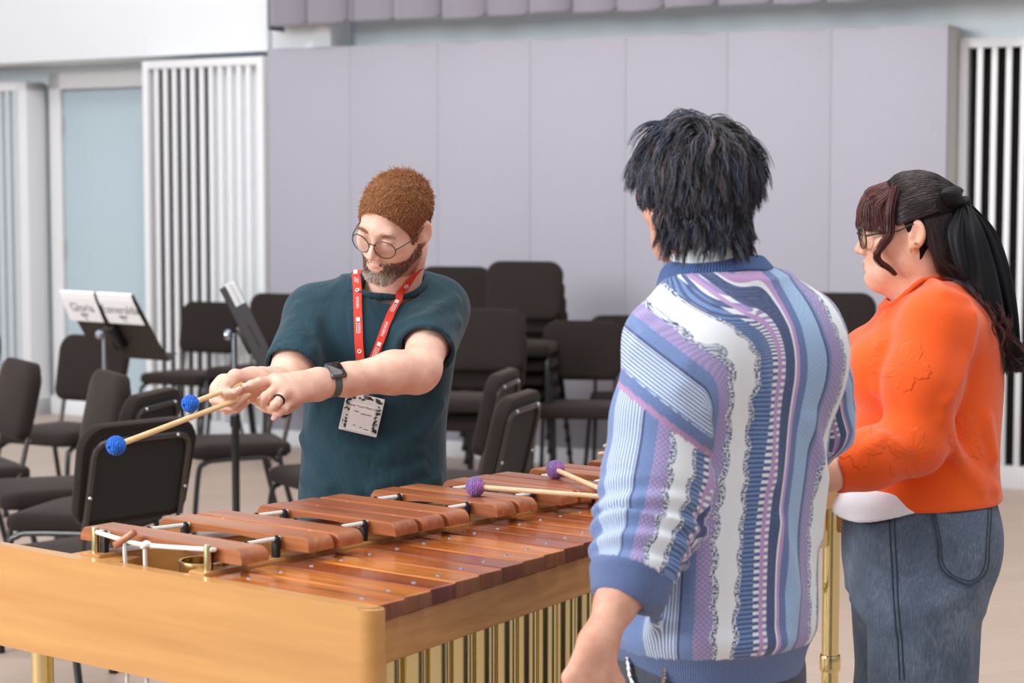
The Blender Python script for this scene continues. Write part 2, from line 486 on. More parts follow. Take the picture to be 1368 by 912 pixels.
# ------------------------------------------------------------------ light: area lamps for unseen windows and ceiling lamps, plus a world with added bright bands
w = bpy.data.worlds.new('world'); C.world = w; w.use_nodes = True
nt = w.node_tree; bg = nt.nodes['Background']
tc = nt.nodes.new('ShaderNodeTexCoord'); sx = nt.nodes.new('ShaderNodeSeparateXYZ'); nt.links.new(tc.outputs['Generated'], sx.inputs[0])
def wm(op, a, b=None, clamp=False):
    nd = nt.nodes.new('ShaderNodeMath'); nd.operation = op; nd.use_clamp = clamp
    for i, v in enumerate((a, b)):
        if v is None: continue
        if isinstance(v, (int, float)): nd.inputs[i].default_value = v
        else: nt.links.new(v, nd.inputs[i])
    return nd.outputs[0]
def wramp(fac, stops):
    r = nt.nodes.new('ShaderNodeValToRGB'); nt.links.new(fac, r.inputs[0]); cr = r.color_ramp
    while len(cr.elements) > 1: cr.elements.remove(cr.elements[-1])
    cr.elements[0].position, cr.elements[0].color = stops[0]
    for p_, c_ in stops[1:]:
        e_ = cr.elements.new(p_); e_.color = c_
    return r.outputs[0]
# a bright hall beyond the part that is built: pale upper half, dimmer at eye level, window-like bright bands added on the left for brass reflections
base_w = wramp(sx.outputs[2], [(0.0, (.30,.28,.27,1)), (0.12, (.34,.33,.33,1)), (0.35, (.62,.63,.66,1)), (0.7, (.98,1.0,1.05,1))])
az = wm('ARCTAN2', sx.outputs[0], sx.outputs[1])
bright_band = wm('GREATER_THAN', wm('FRACT', wm('MULTIPLY', az, 3.6)), 0.42)
inz = wm('MULTIPLY', wm('GREATER_THAN', sx.outputs[2], 0.0), wm('LESS_THAN', sx.outputs[2], 0.46))
ina = wm('MULTIPLY', wm('LESS_THAN', az, -1.0), wm('GREATER_THAN', az, -2.9))
wf = wm('MULTIPLY', wm('MULTIPLY', bright_band, inz), ina)
mxw = nt.nodes.new('ShaderNodeMix'); mxw.data_type = 'RGBA'; nt.links.new(wf, mxw.inputs[0]); nt.links.new(base_w, mxw.inputs[6]); mxw.inputs[7].default_value = (1.9,1.98,2.1,1)
nt.links.new(mxw.outputs[2], bg.inputs[0]); bg.inputs[1].default_value = 0.55
def area(name, loc, target, size, power, col=(1,1,1)):
    ld = bpy.data.lights.new(name, 'AREA'); ld.shape = 'RECTANGLE'; ld.size = size[0]; ld.size_y = size[1]; ld.energy = power; ld.color = col
    o = link(bpy.data.objects.new(name, ld)); o.location = loc
    o.rotation_euler = (Vector(target)-Vector(loc)).to_track_quat('-Z', 'Y').to_euler(); return o
area('window_light', (-6.5, 1.5, 3.6), (0.3, 7.5, 0.9), (4.0, 2.6), 300, (0.97, 0.985, 1.0))
area('ceiling_light', (0.6, 4.0, 5.2), (0.4, 6.5, 0.6), (3.5, 3.5), 80, (1.0, 0.95, 0.88))
area('stage_light', (-1.2, 7.4, 5.0), (0.3, 11.5, 1.6), (0.7, 0.7), 70, (1.0, 0.96, 0.92))
vs = C.view_settings; vs.view_transform = 'Standard'; vs.look = 'None'; vs.gamma = 1.0; vs.use_curve_mapping = False; vs.exposure = 0.72
C.cycles.use_denoising = True
# ------------------------------------------------------------------ marimba
def wood_mat(name, c0, c1, scale, axis, rough, attr=None, spec=0.5, coat=0.0, dark=None):
    N = NT(name); co = N.coord()
    info = N.n('ShaderNodeObjectInfo')
    off = N.n('ShaderNodeVectorMath', operation='MULTIPLY_ADD'); N.l(info.outputs['Random'], off.inputs[0]); off.inputs[1].default_value = (7.1,5.3,9.7); N.l(co, off.inputs[2])
    sc = [scale]*3; sc[axis] = scale*0.07
    mp = N.mapping(off.outputs[0], tuple(sc))
    g1 = N.noise(mp, 1.0, 5, 0.62, 0.6); g2 = N.noise(mp, 4.5, 3, 0.5, 0.2)
    f = N.math('MULTIPLY_ADD', g2, 0.35, N.math('MULTIPLY', g1, 0.8))
    col = N.ramp(f, [(0.36, c0), (0.72, c1)])
    if dark:
        k = N.math('MULTIPLY_ADD', info.outputs['Random'], dark[1]-dark[0], dark[0])
        hv = N.n('ShaderNodeHueSaturation'); N.l(col, hv.inputs['Color']); N.l(k, hv.inputs['Value'])
        N.l(N.math('MULTIPLY_ADD', info.outputs['Random'], 0.018, 0.494), hv.inputs['Hue']); col = hv.outputs[0]
    N.set(col=col, rough=rough, spec=spec, coat=coat, coatr=0.12)
    N.bump(g2, 0.06, 0.0006)
    return N.m
M_maple = wood_mat('honey_maple_wood', rgb(184,128,68), rgb(208,154,90), 9, 1, 0.33, coat=0.25)
M_maplex = wood_mat('honey_maple_rail', rgb(176,120,62), rgb(214,160,98), 14, 0, 0.36, coat=0.2)
M_rose = wood_mat('rosewood_bar', rgb(126,56,22), rgb(190,102,44), 26, 1, 0.24, coat=0.45, dark=(0.68,1.40))
M_rosea = wood_mat('rosewood_upper_bar', rgb(128,66,40), rgb(178,104,64), 26, 1, 0.36, coat=0.15, dark=(0.85,1.25))
M_rosend = wood_mat('rosewood_end_grain', rgb(92,50,32), rgb(134,76,48), 60, 2, 0.45, dark=(0.7,1.25))
M_brass = plain('brushed_brass', rgb(230,211,156), 0.2, 1.0)
M_cord = plain('white_cord', rgb(232,230,226), 0.8, bump=(400,0.4,0.001))
M_post = plain('black_rubber_post', rgb(26,27,32), 0.45)
M_pin = plain('steel_pin', rgb(190,190,195), 0.25, 1.0)

TOPZ = 0.92
Pn = G(490, 815, TOPZ); Pf = G(0, 730, TOPZ)
e = (Pf-Pn); e.z = 0; e.normalize(); a_ = Vector((e.y, -e.x, 0))
MAR_O = Vector((Pn.x, Pn.y, 0)); MAR_R = math.atan2(a_.y, a_.x)
def mloc(p): d = Vector(p)-MAR_O; return Vector((d.dot(a_), d.dot(e), p[2]))
def mworld(x, y, z): return MAR_O+a_*x+e*y+Vector((0,0,z))
MAR_L = 2.02
TAN = 0.117
nat_front = lambda x: 0.004+TAN*x
nat_back = lambda x: 0.395-0.03*x
acc_front = lambda x: 0.352-0.045*x
acc_back = lambda x: 0.755-0.139*x+0.045*math.exp(-x/0.15)
RISE = 0.045
mar = thing('marimba', 'long wooden marimba with rosewood bars and brass resonators in front of the man in teal', 'marimba', MAR_O, MAR_R)
def bar_mesh(x0, x1, y0f, y1f, zt, th, endr):
    """bar with rounded ends and softly bevelled long edges; y0f/y1f give ends, arch cut beneath"""
    bm = B(); n = 40; prof = []
    y0 = y0f((x0+x1)/2); y1 = y1f((x0+x1)/2); L = y1-y0
    xs = [(x0, -0.0025), (x0+0.0025, 0), (x1-0.0025, 0), (x1, -0.0025)]
    rings = []
    for i in range(n+1):
        t = i/n
        # denser at the ends
        t = 0.5-0.5*math.cos(PI*t); y = y0+L*t
        dend = min(y-y0, y1-y); drop = 0
        if dend < endr: drop = endr-math.sqrt(max(endr*endr-(endr-dend)**2, 0))
        sk = 0.0
        c = (t-0.5)/0.30
        und = th*0.55*max(0, 1-c*c)**0.6 if abs(c) < 1 else 0
        top = [bm.verts.new((x, y, zt+dz-drop)) for x, dz in xs]
        bot = [bm.verts.new((x, y, min(zt-th+und, zt-drop-0.003))) for x in (x1, x0)]
        rings.append(top+bot)
    m = len(rings[0])
    for r0, r1 in zip(rings, rings[1:]):
        for k in range(m): bm.faces.new((r0[k], r0[(k+1)%m], r1[(k+1)%m], r1[k]))
    bm.faces.new(rings[0][::-1]).material_index = 1; bm.faces.new(rings[-1]).material_index = 1
    return bm
# natural bars: nine wide ones measured, the rest shrink evenly to the high end
pit = [0.0745-0.0004*i for i in range(9)]
rest = MAR_L-0.035-0.035-sum(pit); nr = 22
k0 = 0.0665; k1 = 2*rest/nr-k0
pit += [k0+(k1-k0)*i/(nr-1) for i in range(nr)]
edges = [0.036]
for p in pit: edges.append(edges[-1]+p)
for i in range(31):
    x0 = edges[i]+0.0034; x1 = edges[i+1]-0.0034
    obj('natural_bar', bar_mesh(x0, x1, nat_front, nat_back, TOPZ, 0.026, 0.002), [M_rose, M_rosend], mar, auto=30)
accs = []
for i in range(30):
    note = i % 7      # A B C D E F G
    if note in (0, 2, 3, 5, 6): accs.append(i)
for i in accs:
    xc = edges[i+1]-(0.010 if i == 0 else 0.002); wd = (pit[i]+pit[i+1])/2*0.92-0.003
    obj('upper_bar', bar_mesh(xc-wd/2, xc+wd/2, acc_front, acc_back, TOPZ+RISE, 0.025, 0.017), [M_rosea, M_rosea], mar, auto=30)
# end panels
def end_panel(x0, x1, y0, y1, zb, zt, rad):
    bm = B(); pts = []
    for k in range(9):
        t = PI+PI/2*k/8; pts.append((x0+rad+rad*math.cos(t), y0+rad+rad*math.sin(t)))
    pts += [(x1, y0), (x1, y1)]
    for k in range(9):
        t = PI/2+PI/2*k/8; pts.append((x0+rad+rad*math.cos(t), y1-rad+rad*math.sin(t)))
    vs = add_prism(bm, pts, zb, zt)
    es = [ed for ed in bm.edges if abs(ed.verts[0].co.z-ed.verts[1].co.z) < 1e-6]
    bmesh.ops.bevel(bm, geom=es, offset=0.004, segments=3, affect='EDGES')
    return bm
obj('end_panel', end_panel(0, 0.032, -0.01, 0.95, 0.735, TOPZ+0.002, 0.029), M_maple, mar)
yh0 = nat_front(MAR_L)-0.006; yh1 = acc_back(MAR_L)+0.07
hp = end_panel(-0.03, 0.0, yh0, yh1, 0.745, TOPZ+0.002, 0.02)
bmesh.ops.scale(hp, vec=(-1,1,1), verts=hp.verts[:]); bmesh.ops.translate(hp, vec=(MAR_L-0.03,0,0), verts=hp.verts[:])
obj('end_panel', hp, M_maple, mar)
def rail(y0f, y1f, zb, zt, name, mat, x0=0.033, x1=None):
    bm = B(); x1 = x1 or MAR_L-0.031
    v = [bm.verts.new(p) for p in ((x0, y0f(x0), zb), (x1, y0f(x1), zb), (x1, y1f(x1), zb), (x0, y1f(x0), zb), (x0, y0f(x0), zt), (x1, y0f(x1), zt), (x1, y1f(x1), zt), (x0, y1f(x0), zt))]
    for f in ((3,2,1,0),(4,5,6,7),(0,1,5,4),(1,2,6,5),(2,3,7,6),(3,0,4,7)): bm.faces.new([v[k] for k in f])
    bmesh.ops.bevel(bm, geom=bm.edges[:], offset=0.0025, segments=2, affect='EDGES')
    return obj(name, bm, mat, mar)
rail(lambda x: nat_front(x)+0.010, lambda x: nat_front(x)+0.034, 0.818, 0.891, 'front_rail', M_maplex)
rail(lambda x: nat_back(x)+0.006, lambda x: nat_back(x)+0.05, 0.872, 0.926, 'middle_rail', M_maplex)
rail(lambda x: acc_back(x)-0.115, lambda x: acc_back(x)-0.06, 0.872, 0.926, 'back_rail', M_maplex)
rail(lambda x: acc_back(x)+0.005, lambda x: acc_back(x)+0.03, 0.835, 0.896, 'outer_rail', M_maplex)
# cross block at the low end under the cord
bmx = B(); add_box(bmx, (0.06, 0.13, 0.03), (0.064, 0.69, 0.905), bevel=0.003); obj('rail_block', bmx, M_maple, mar)
bmx = B(); add_box(bmx, (0.055, 0.10, 0.03), (0.062, 0.40, 0.899), bevel=0.003); obj('rail_block', bmx, M_maple, mar)
# posts and cords of the upper bars
yF = lambda x: acc_front(x)+0.070; yR = lambda x: acc_back(x)-0.088
gaps = []
for j, i in enumerate(accs):
    if j and i != accs[j-1]+1: gaps.append((accs[j-1], i))
posts = []
def xa(i): return edges[i+1]-(0.010 if i == 0 else 0.002)
for j, i in enumerate(accs):
    wd = (pit[i]+pit[i+1])/2*0.92
    if j == 0 or accs[j-1] != i-1: posts.append(xa(i)-wd/2-0.007)
    if j == len(accs)-1 or accs[j+1] != i+1: posts.append(xa(i)+wd/2+0.007)
for yf in (yF, yR):
    for x in posts:
        bm = B(); add_box(bm, (0.011, 0.014, 0.052), (x, yf(x), 0.937), bevel=0.002); add_cyl(bm, (x, yf(x)-0.002, 0.955), (x, yf(x)-0.002, 0.965), 0.0035, 8)
        obj('cord_post', bm, M_post, mar)
zc = TOPZ+RISE-0.006
for yf in (yF, yR):
    bm = B(); pts = []
    xs = np.linspace(0.066, MAR_L-0.06, 90)
    add_tube(bm, [(x, yf(x), zc) for x in xs], 0.0042, 8); obj('cord', bm, M_cord, mar)
# knotted cord end at the low end between two brass pegs
pA = Vector((0.052, yF(0.05)-0.006, zc)); pB = Vector((0.052, yR(0.05)+0.012, zc))
for p in (pA, pB):
    bm = B(); add_lathe(bm, [(0.0, 0.0), (0.007, 0.0), (0.007, 0.052), (0.0055, 0.056), (0, 0.056)], 12, Matrix.Translation((p.x, p.y, 0.915))); obj('brass_peg', bm, M_brass, mar)
k1 = pA.lerp(pB, 0.50)+Vector((-0.006,0,-0.004)); k2 = pA.lerp(pB, 0.70)+Vector((-0.006,0,-0.002))
bm = B()
add_tube(bm, catmull([pA+Vector((0.02,0.006,0)), pA+Vector((0,0,0.004)), k1, k2, pB+Vector((0,0,0.004)), pB+Vector((0.02,-0.006,0))], 6), 0.0042, 8)
add_tube(bm, catmull([k1+Vector((0,0.006,0.004)), k1+Vector((-0.004,0.002,-0.02)), k1+Vector((-0.004,0.0,-0.10)), k1+Vector((-0.002,0.004,-0.26))], 6), 0.0038, 8)
add_tube(bm, catmull([k2+Vector((0,0.0,0.006)), k2+Vector((-0.005,-0.004,-0.02)), k2+Vector((-0.002,-0.006,-0.10)), k2+Vector((-0.002,-0.002,-0.26))], 6), 0.0038, 8)
for q in (k1,): add_tube(bm, catmull([q+Vector((0.007*math.cos(t), 0.011*math.sin(t)*(1-0.3*(t > 3)), 0.003*math.sin(2*t))) for t in np.linspace(0, 5.6, 8)], 4), 0.0042, 8)
obj('knotted_cord', bm, M_cord, mar)
bm = B(); add_box(bm, (0.013, 0.05, 0.011), k2+Vector((-0.004, -0.004, 0.004)), Euler((math.radians(-35), 0.2, math.radians(12))).to_matrix(), 0.003); obj('cord_toggle', bm, M_rosea, mar)
# natural cord pins and holes
bm = B()
for i in range(31):
    xc = (edges[i]+edges[i+1])/2
    for y in (nat_front(xc)+0.058,):
        add_lathe(bm, [(0.0, 0.0016), (0.0024, 0.0012), (0.004, -0.002)], 8, Matrix.Translation((xc-0.008, y, TOPZ)) @ Matrix.Scale(1.6, 4))
    y = nat_back(xc)-0.06
    add_lathe(bm, [(0.0, 0.0016), (0.0024, 0.0012), (0.004, -0.002)], 8, Matrix.Translation((xc-0.004, y, TOPZ)) @ Matrix.Scale(1.5, 4))
o = obj('bar_pins', bm, M_pin, mar); o['kind'] = 'stuff'
# resonators
def tube_mesh(x, y, r, z0, z1):
    bm = B(); add_lathe(bm, [(0, z0), (r, z0), (r, z1-0.004), (r+0.0015, z1-0.003), (r+0.0015, z1), (r-0.003, z1), (r-0.003, z1-0.10), (0, z1-0.10)], 24, Matrix.Translation((x, y, 0)))
    return bm
for i in range(31):
    xc = (edges[i]+edges[i+1])/2; r = min(0.030, pit[i]*0.5-0.0015)
    L = 0.72*2**(-i/7.0)+0.02
    obj('resonator_tube', tube_mesh(xc, nat_front(xc)+0.048+r, r, max(0.15, 0.868-L-0.1), 0.868), M_brass, mar, auto=40)
for j, i in enumerate(accs):
    xc = xa(i); r = 0.042 if i == 0 else 0.036 if i < 9 else min(0.030, pit[i]*0.5)
    L = 0.58*2**(-i/6.2)+0.05
    obj('resonator_tube', tube_mesh(xc-(0.004 if i == 0 else 0), (acc_front(xc)+acc_back(xc))/2-(0.085 if i == 0 else 0.02), r, 0.895-L-0.1, 0.932 if i == 0 else 0.895), M_brass, mar, auto=40)
bm = B(); add_tube(bm, [(0.07, nat_front(0.07)+0.10, 0.60), (MAR_L-0.05, nat_front(MAR_L)+0.09, 0.60)], 0.013, 14)
obj('frame_tube', bm, M_brass, mar)
# legs: brass tubes with casters
def leg_at(x, y):
    bm = B(); add_lathe(bm, [(0,0.09),(0.021,0.09),(0.021,0.885),(0,0.885)], 20, Matrix.Translation((x, y, 0)))
    add_lathe(bm, [(0.024,0.40),(0.026,0.405),(0.026,0.435),(0.024,0.44)], 20, Matrix.Translation((x, y, 0)))
    l = obj('leg', bm, M_brass, mar)
    bm = B(); add_tube(bm, [(x-0.012, y, 0.04), (x+0.012, y, 0.04)], 0.04, 20); add_box(bm, (0.034, 0.02, 0.04), (x, y, 0.078), bevel=0.004)
    obj('caster', bm, M_post, l)
leg_at(0.065, 0.875); leg_at(0.065, 0.045); leg_at(MAR_L-0.022, yh0+0.055) ; leg_at(MAR_L-0.06, yh1-0.04)
bm = B(); add_tube(bm, [(0.065, 0.06, 0.33), (0.065, 0.86, 0.33)], 0.016, 14); add_tube(bm, [(MAR_L-0.045, yh0+0.07, 0.33), (MAR_L-0.05, yh1-0.06, 0.33)], 0.016, 14)
add_tube(bm, [(0.065, 0.46, 0.33), (MAR_L-0.048, (yh0+yh1)/2, 0.33)], 0.016, 14)
obj('floor_brace', bm, M_brass, mar)

# ------------------------------------------------------------------ mallets
def yarn_mat(name, cols, scale):
    N = NT(name); co = N.coord(); wv = N.n('ShaderNodeTexWave', wave_type='BANDS', i_Scale=scale, i_Distortion=7.0); N.l(co, wv.inputs['Vector'])
    wv.inputs['Detail'].default_value = 2; wv.inputs['Detail Scale'].default_value = 2.2
    nz = N.noise(co, 40, 3)
    N.set(col=N.ramp(nz, cols), rough=0.85, sheen=0.1); N.bump(wv.outputs[1], 0.9, 0.003); return N.m
M_blueyarn = yarn_mat('blue_yarn', [(0.35, rgb(0,92,212)), (0.7, rgb(18,122,240))], 70)
M_purpyarn = yarn_mat('purple_yarn', [(0.35, rgb(112,104,160)), (0.5, rgb(150,108,180)), (0.68, rgb(188,112,192))], 70)
M_birch = wood_mat('birch_shaft', rgb(226,190,132), rgb(240,212,160), 60, 0, 0.42)
M_rattan = wood_mat('pale_maple_shaft', rgb(214,176,132), rgb(232,202,164), 60, 0, 0.45)
def mallet(label, head, butt, hr, sr, yarn, shaft, squash=0.95):
    head = Vector(head); butt = Vector(butt)
    t = thing('yarn_mallet', label, 'mallet', head, 0)
    d = butt-head; L = d.length; x, y, dd = frame_from(d); M = basis(x, y, dd)
    bm = B(); add_tube(bm, [M @ Vector((0,0,z)) for z in (hr*0.4, L*0.5, L-0.004, L)], [sr*1.02, sr, sr*0.98, sr*0.6], 12); obj('shaft', bm, shaft, t)
    bm = B(); prof = []
    for k in range(17):
        a = PI*k/16; prof.append((hr*math.sin(a)**0.9, -hr*squash*math.cos(a)))
    prof = [(0, -hr*squash+0.004), (0.0028, -hr*squash+0.0035), (0.004, -hr*squash+0.0005)]+prof[2:-1]+[(0.004, hr*squash-0.0005), (0, hr*squash-0.0005)]
    add_lathe(bm, prof, 26, M); obj('head', bm, yarn, t, auto=80)
    return t
# two purple mallets lying on the upper bars
zr = TOPZ+RISE
def on_bars(px, py, dz): return G(px, py, zr+dz)
mallet('purple yarn mallet lying on the upper bars nearer the man, its shaft nearly level', on_bars(635, 650, 0.019), on_bars(842, 666, 0.010), 0.0202, 0.0050, M_purpyarn, M_rattan)
mallet('purple yarn mallet lying at a slant on the upper bars beside the striped sweater', on_bars(742, 627, 0.019), on_bars(850, 674, 0.010), 0.0202, 0.0050, M_purpyarn, M_rattan)
mallet('pale mallet on the high bars behind the striped sweater, lower of two bare shaft ends', mworld(1.72, 0.40, zr+0.019), G(799, 606.5, zr+0.010), 0.018, 0.0052, M_purpyarn, M_rattan)
mallet('pale mallet on the high bars behind the striped sweater, upper of two bare shaft ends', mworld(1.80, 0.45, zr+0.019), G(806, 596, zr+0.010), 0.018, 0.0052, M_purpyarn, M_rattan)
# ------------------------------------------------------------------ stacking music chairs
def fabric_mat():
    N = NT('charcoal_chair_fabric'); co = N.coord(); nz = N.noise(co, 350, 2)
    N.set(col=N.ramp(nz, [(0.3, rgb(36,31,30)), (0.7, rgb(49,42,40))]), rough=0.95, spec=0.12, sheen=0.16, sheenr=0.4); N.b.inputs['Sheen Tint'].default_value = (0.75,0.6,0.55,1); N.bump(nz, 0.25, 0.001); return N.m
M_fab = fabric_mat()
M_shell = plain('black_chair_shell', rgb(20,19,20), 0.75, bump=(200,0.2,0.001))
M_tube = plain('black_steel_tube', rgb(24,24,26), 0.35, 0.0, 0.6)
M_chrome = plain('chrome_rivet', rgb(205,205,208), 0.18, 1.0)
M_edge = plain('dark_grey_frame_strip', rgb(72,66,64), 0.35, 0.6)
def rrect(w0, w1, h, r, n=6):
    """rounded outline, bottom width w0, top width w1, in xy (y from 0 to h)"""
    pts = []
    for (cx, cy, a0) in ((w1/2-r, h-r, 0), (-w1/2+r, h-r, PI/2), (-w0/2+r*0.7, r*0.7, PI), (w0/2-r*0.7, r*0.7, 1.5*PI)):
        rr = r if cy > h/2 else r*0.7
        for k in range(n+1):
            t = a0+PI/2*k/n; pts.append((cx+rr*math.cos(t), cy+rr*math.sin(t)))
    return pts
def pad(poly, th, puff, cx, cy, M, levels=5):
    """cushion: outline lofted inwards with a puffed face; local z is the soft face"""
    bm = B(); n = len(poly); rings = []
    def ring(s, z): return [bm.verts.new((cx+(x-cx)*s, cy+(y-cy)*s, z)) for x, y in poly]
    rings.append(ring(0.985, 0)); rings.append(ring(1.0, th*0.18)); rings.append(ring(1.0, th*0.62)); rings.append(ring(0.985, th*0.86)); rings.append(ring(0.95, th))
    for s in (0.8, 0.55, 0.28): rings.append(ring(s, th+puff*(1-s*s)))
    for a, b in zip(rings, rings[1:]):
        for k in range(n): bm.faces.new((a[k], a[(k+1)%n], b[(k+1)%n], b[k]))
    bm.faces.new(rings[0][::-1]); c = bm.verts.new((cx, cy, th+puff))
    for k in range(n): bm.faces.new((rings[-1][k], rings[-1][(k+1)%n], c))
    bmesh.ops.transform(bm, matrix=M, verts=bm.verts[:]); return bm
SEATH = 0.485; BACKTOP = 0.88
def make_chair(name, label):
    t = thing(name, label, 'chair')
    # back: plane tilted 12 deg, faces +y
    tilt = math.radians(13); yb = -0.20; zb = 0.575; H = (BACKTOP-zb)/math.cos(tilt)
    upv = Vector((0, -math.sin(tilt), math.cos(tilt))); nv = Vector((0, math.cos(tilt), math.sin(tilt)))
    Mb = basis(Vector((-1,0,0)), upv, nv, Vector((0, yb, zb)))
    out = rrect(0.40, 0.415, H, 0.075, 7)
    bk = obj('backrest', pad(out, 0.042, 0.012, 0, H/2, Mb), M_fab, t, auto=60)
    # rear shell: a hard edge strip with the recessed panel
    inn = rrect(0.35, 0.365, H-0.045, 0.055, 7); inn = [(x, y+0.02) for x, y in inn]
    bm = B()
    add_prism(bm, inn, -0.004, 0.0005, Mb); obj('back_panel', bm, M_shell, bk, smooth=False)
    bm = B(); tp = [Mb @ Vector((x, y, -0.006)) for x, y in inn]; tp = tp+[tp[0]]
    # frame tube follows the sides and top of the back, runs down to the seat
    L = [p for (x, y), p in zip(inn, tp)]
    side = [Mb @ Vector((s*0.172, y, -0.008)) for s in (1,) for y in (-0.17, -0.05, 0.06, H-0.09)]
    arc = [Mb @ Vector((0.172-0.045+0.045*math.cos(q), H-0.09+0.045*math.sin(q), -0.008)) for q in (0.5, 1.0, PI/2)]
    half = side+arc
    full = half+[Vector((-p.x, p.y, p.z)) for p in reversed(half)]
    add_tube(bm, full, 0.0105, 10); obj('back_frame', bm, M_edge, t)
    bm = B()
    for (x, y) in ((0.172, H*0.32), (-0.172, H*0.32), (0.12, H-0.042), (-0.12, H-0.042), (0.172, H*0.02), (-0.172, H*0.02)):
        add_lathe(bm, [(0, -0.022), (0.004, -0.021), (0.006, -0.017), (0.006, -0.01)], 10, Mb @ Matrix.Translation((x, y, 0)))
    obj('rivets', bm, M_chrome, bk)
    # seat cushion with waterfall front
    out = [(x, y) for x, y in rrect(0.40, 0.44, 0.44, 0.06, 7)]
    Ms = basis(Vector((1,0,0)), Vector((0,1,0)), Vector((0,0,1)), Vector((0, -0.22, SEATH-0.055)))
    bm = pad(out, 0.046, 0.010, 0, 0.22, Ms)
    for v in bm.verts:
        if v.co.y > 0.10: v.co.z -= 0.9*(v.co.y-0.10)**2
        v.co.z += 0.05*v.co.y*0.3
    obj('seat', bm, M_fab, t, auto=60)
    bm = B(); add_prism(bm, [(x*0.94, y*0.94+0.013) for x, y in out], -0.014, 0.002, Ms); obj('seat_pan', bm, M_shell, t, smooth=False)
    # legs: A shaped tubes on each side
    for s in (1, -1):
        bm = B(); add_tube(bm, catmull([(s*0.195, -0.10, SEATH-0.068), (s*0.20, 0.10, SEATH-0.072), (s*0.205, 0.165, SEATH-0.085), (s*0.212, 0.195, SEATH-0.14), (s*0.225, 0.225, 0.012)], 5), 0.0115, 10)
        l = obj('leg', bm, M_tube, t)
        bm = B(); add_lathe(bm, [(0,0),(0.016,0),(0.016,0.012),(0.013,0.03),(0,0.03)], 10, Matrix.Translation((s*0.225, 0.225, 0))); obj('glide', bm, M_shell, l)
        bm = B(); add_tube(bm, catmull([Mb @ Vector((-s*0.172, -0.10, -0.008)), (s*0.185, -0.185, SEATH-0.03), (s*0.20, -0.165, SEATH-0.09), (s*0.222, -0.26, 0.012)], 5), 0.0115, 10)
        l = obj('leg', bm, M_tube, t)
        bm = B(); add_lathe(bm, [(0,0),(0.016,0),(0.016,0.012),(0.013,0.03),(0,0.03)], 10, Matrix.Translation((s*0.222, -0.26, 0))); obj('glide', bm, M_shell, l)
    bm = B(); add_tube(bm, [(-0.20, 0.02, SEATH-0.078), (0.20, 0.02, SEATH-0.078)], 0.010, 8); add_tube(bm, [(-0.195, -0.15, SEATH-0.085), (0.195, -0.15, SEATH-0.085)], 0.010, 8)
    obj('stretcher', bm, M_tube, t)
    return t
chair0 = None
BACKC = Vector((0, -0.255, 0))         # back-top centre in chair coordinates
def place(px, py, face, label, group='charcoal stacking chairs around the hall', lift=0.0, zfix=None):
    """px,py: picture point of the middle of the backrest top; face: facing direction (x, y)"""
    global chair0
    P = G(px, py, BACKTOP+lift) if zfix is None else W(px, py, zfix)
    rz = math.atan2(face[1], face[0])-PI/2
    loc = P-Matrix.Rotation(rz, 3, 'Z') @ BACKC; loc.z = lift
    if chair0 is None:
        chair0 = make_chair('stacking_chair', label); chair0.location = loc; chair0.rotation_euler = (0,0,rz); chair0['group'] = group; return chair0
    return dup(chair0, loc, rz, label, group)
# left side, an arc of seats turned to the far left
place(188, 564, (-0.72, 0.69), 'charcoal stacking chair seen from behind, its black back shell just left of the marimba bars')
place(152, 498, (-0.90, -0.46), 'charcoal stacking chair left of the lower blue mallet head, back cushion facing the viewer')
place(207, 524, (-0.97, 0.24), 'charcoal stacking chair mostly hidden between two chairs beside the lower blue mallet')
place(32, 482, (-0.86, -0.52), 'charcoal stacking chair by the left picture edge with its whole back in view')
place(-22, 443, (-0.80, -0.60), 'charcoal stacking chair at the left edge, only a strip of its back showing')
place(130, 449, (-0.50, -0.87), 'charcoal stacking chair directly behind the music stand with two name cards')
place(284, 404, (-0.45, -0.89), 'charcoal stacking chair in front of the dark slats, between the two music stands')
place(388, 462, (-0.95, -0.31), 'charcoal stacking chair whose seat shows under the hands of the man in teal')
place(528, 485, (-0.85, -0.52), 'charcoal stacking chair behind the man in teal, its seat corner showing at his hip')
# right side
RG = 'charcoal stacking chairs around the hall'
wf = (-nb.x*0.75-0.12, -nb.y)
place(779, 429, (-0.12, -0.99), 'charcoal stacking chair standing alone before the grey panel, left of the striped sweater')
place(836, 422, (0.06, -0.99), 'charcoal stacking chair behind the lone one, mostly hidden by the striped sweater')
place(697, 527, (-0.95, 0.30), 'charcoal stacking chair seen edge-on from behind with chrome strip, right of the man in teal')
place(676, 497, (-0.97, 0.22), 'charcoal stacking chair edge-on between the man in teal and the chair with the chrome strip')
def stack(px, ztop_py, zdepth, n, face, labels, lean=0.012):
    top = W(px, ztop_py, zdepth); lift0 = top.z-BACKTOP
    rz = math.atan2(face[1], face[0])-PI/2; R = Matrix.Rotation(rz, 3, 'Z')
    step = 0.0
    for k in range(n):
        lift = lift0*(n-1-k)/(n-1) if n > 1 else 0
        off = R @ Vector((0, 0.042*(n-1-k)-0.042*(n-1), 0))
        P = Vector((top.x, top.y, 0))+off
        loc = P-R @ BACKC; loc.z = lift
        dup(chair0, loc, rz, labels if isinstance(labels, str) else labels[k], RG)
stack(702, 350, 10.7, 5, (-0.22, -0.97), ['topmost charcoal stacking chair of the tall stack in front of the grey panel']+[w_+' charcoal stacking chair of the tall stack in front of the grey panel' for w_ in ('second from top', 'third from top', 'fourth from top', 'bottom')])
stack(609, 357, 11.25, 5, (-0.15, -0.98), ['topmost charcoal stacking chair of the stack behind the man in teal']+[w_+' charcoal stacking chair of the stack behind the man in teal' for w_ in ('second from top', 'third from top', 'fourth from top', 'bottom')])
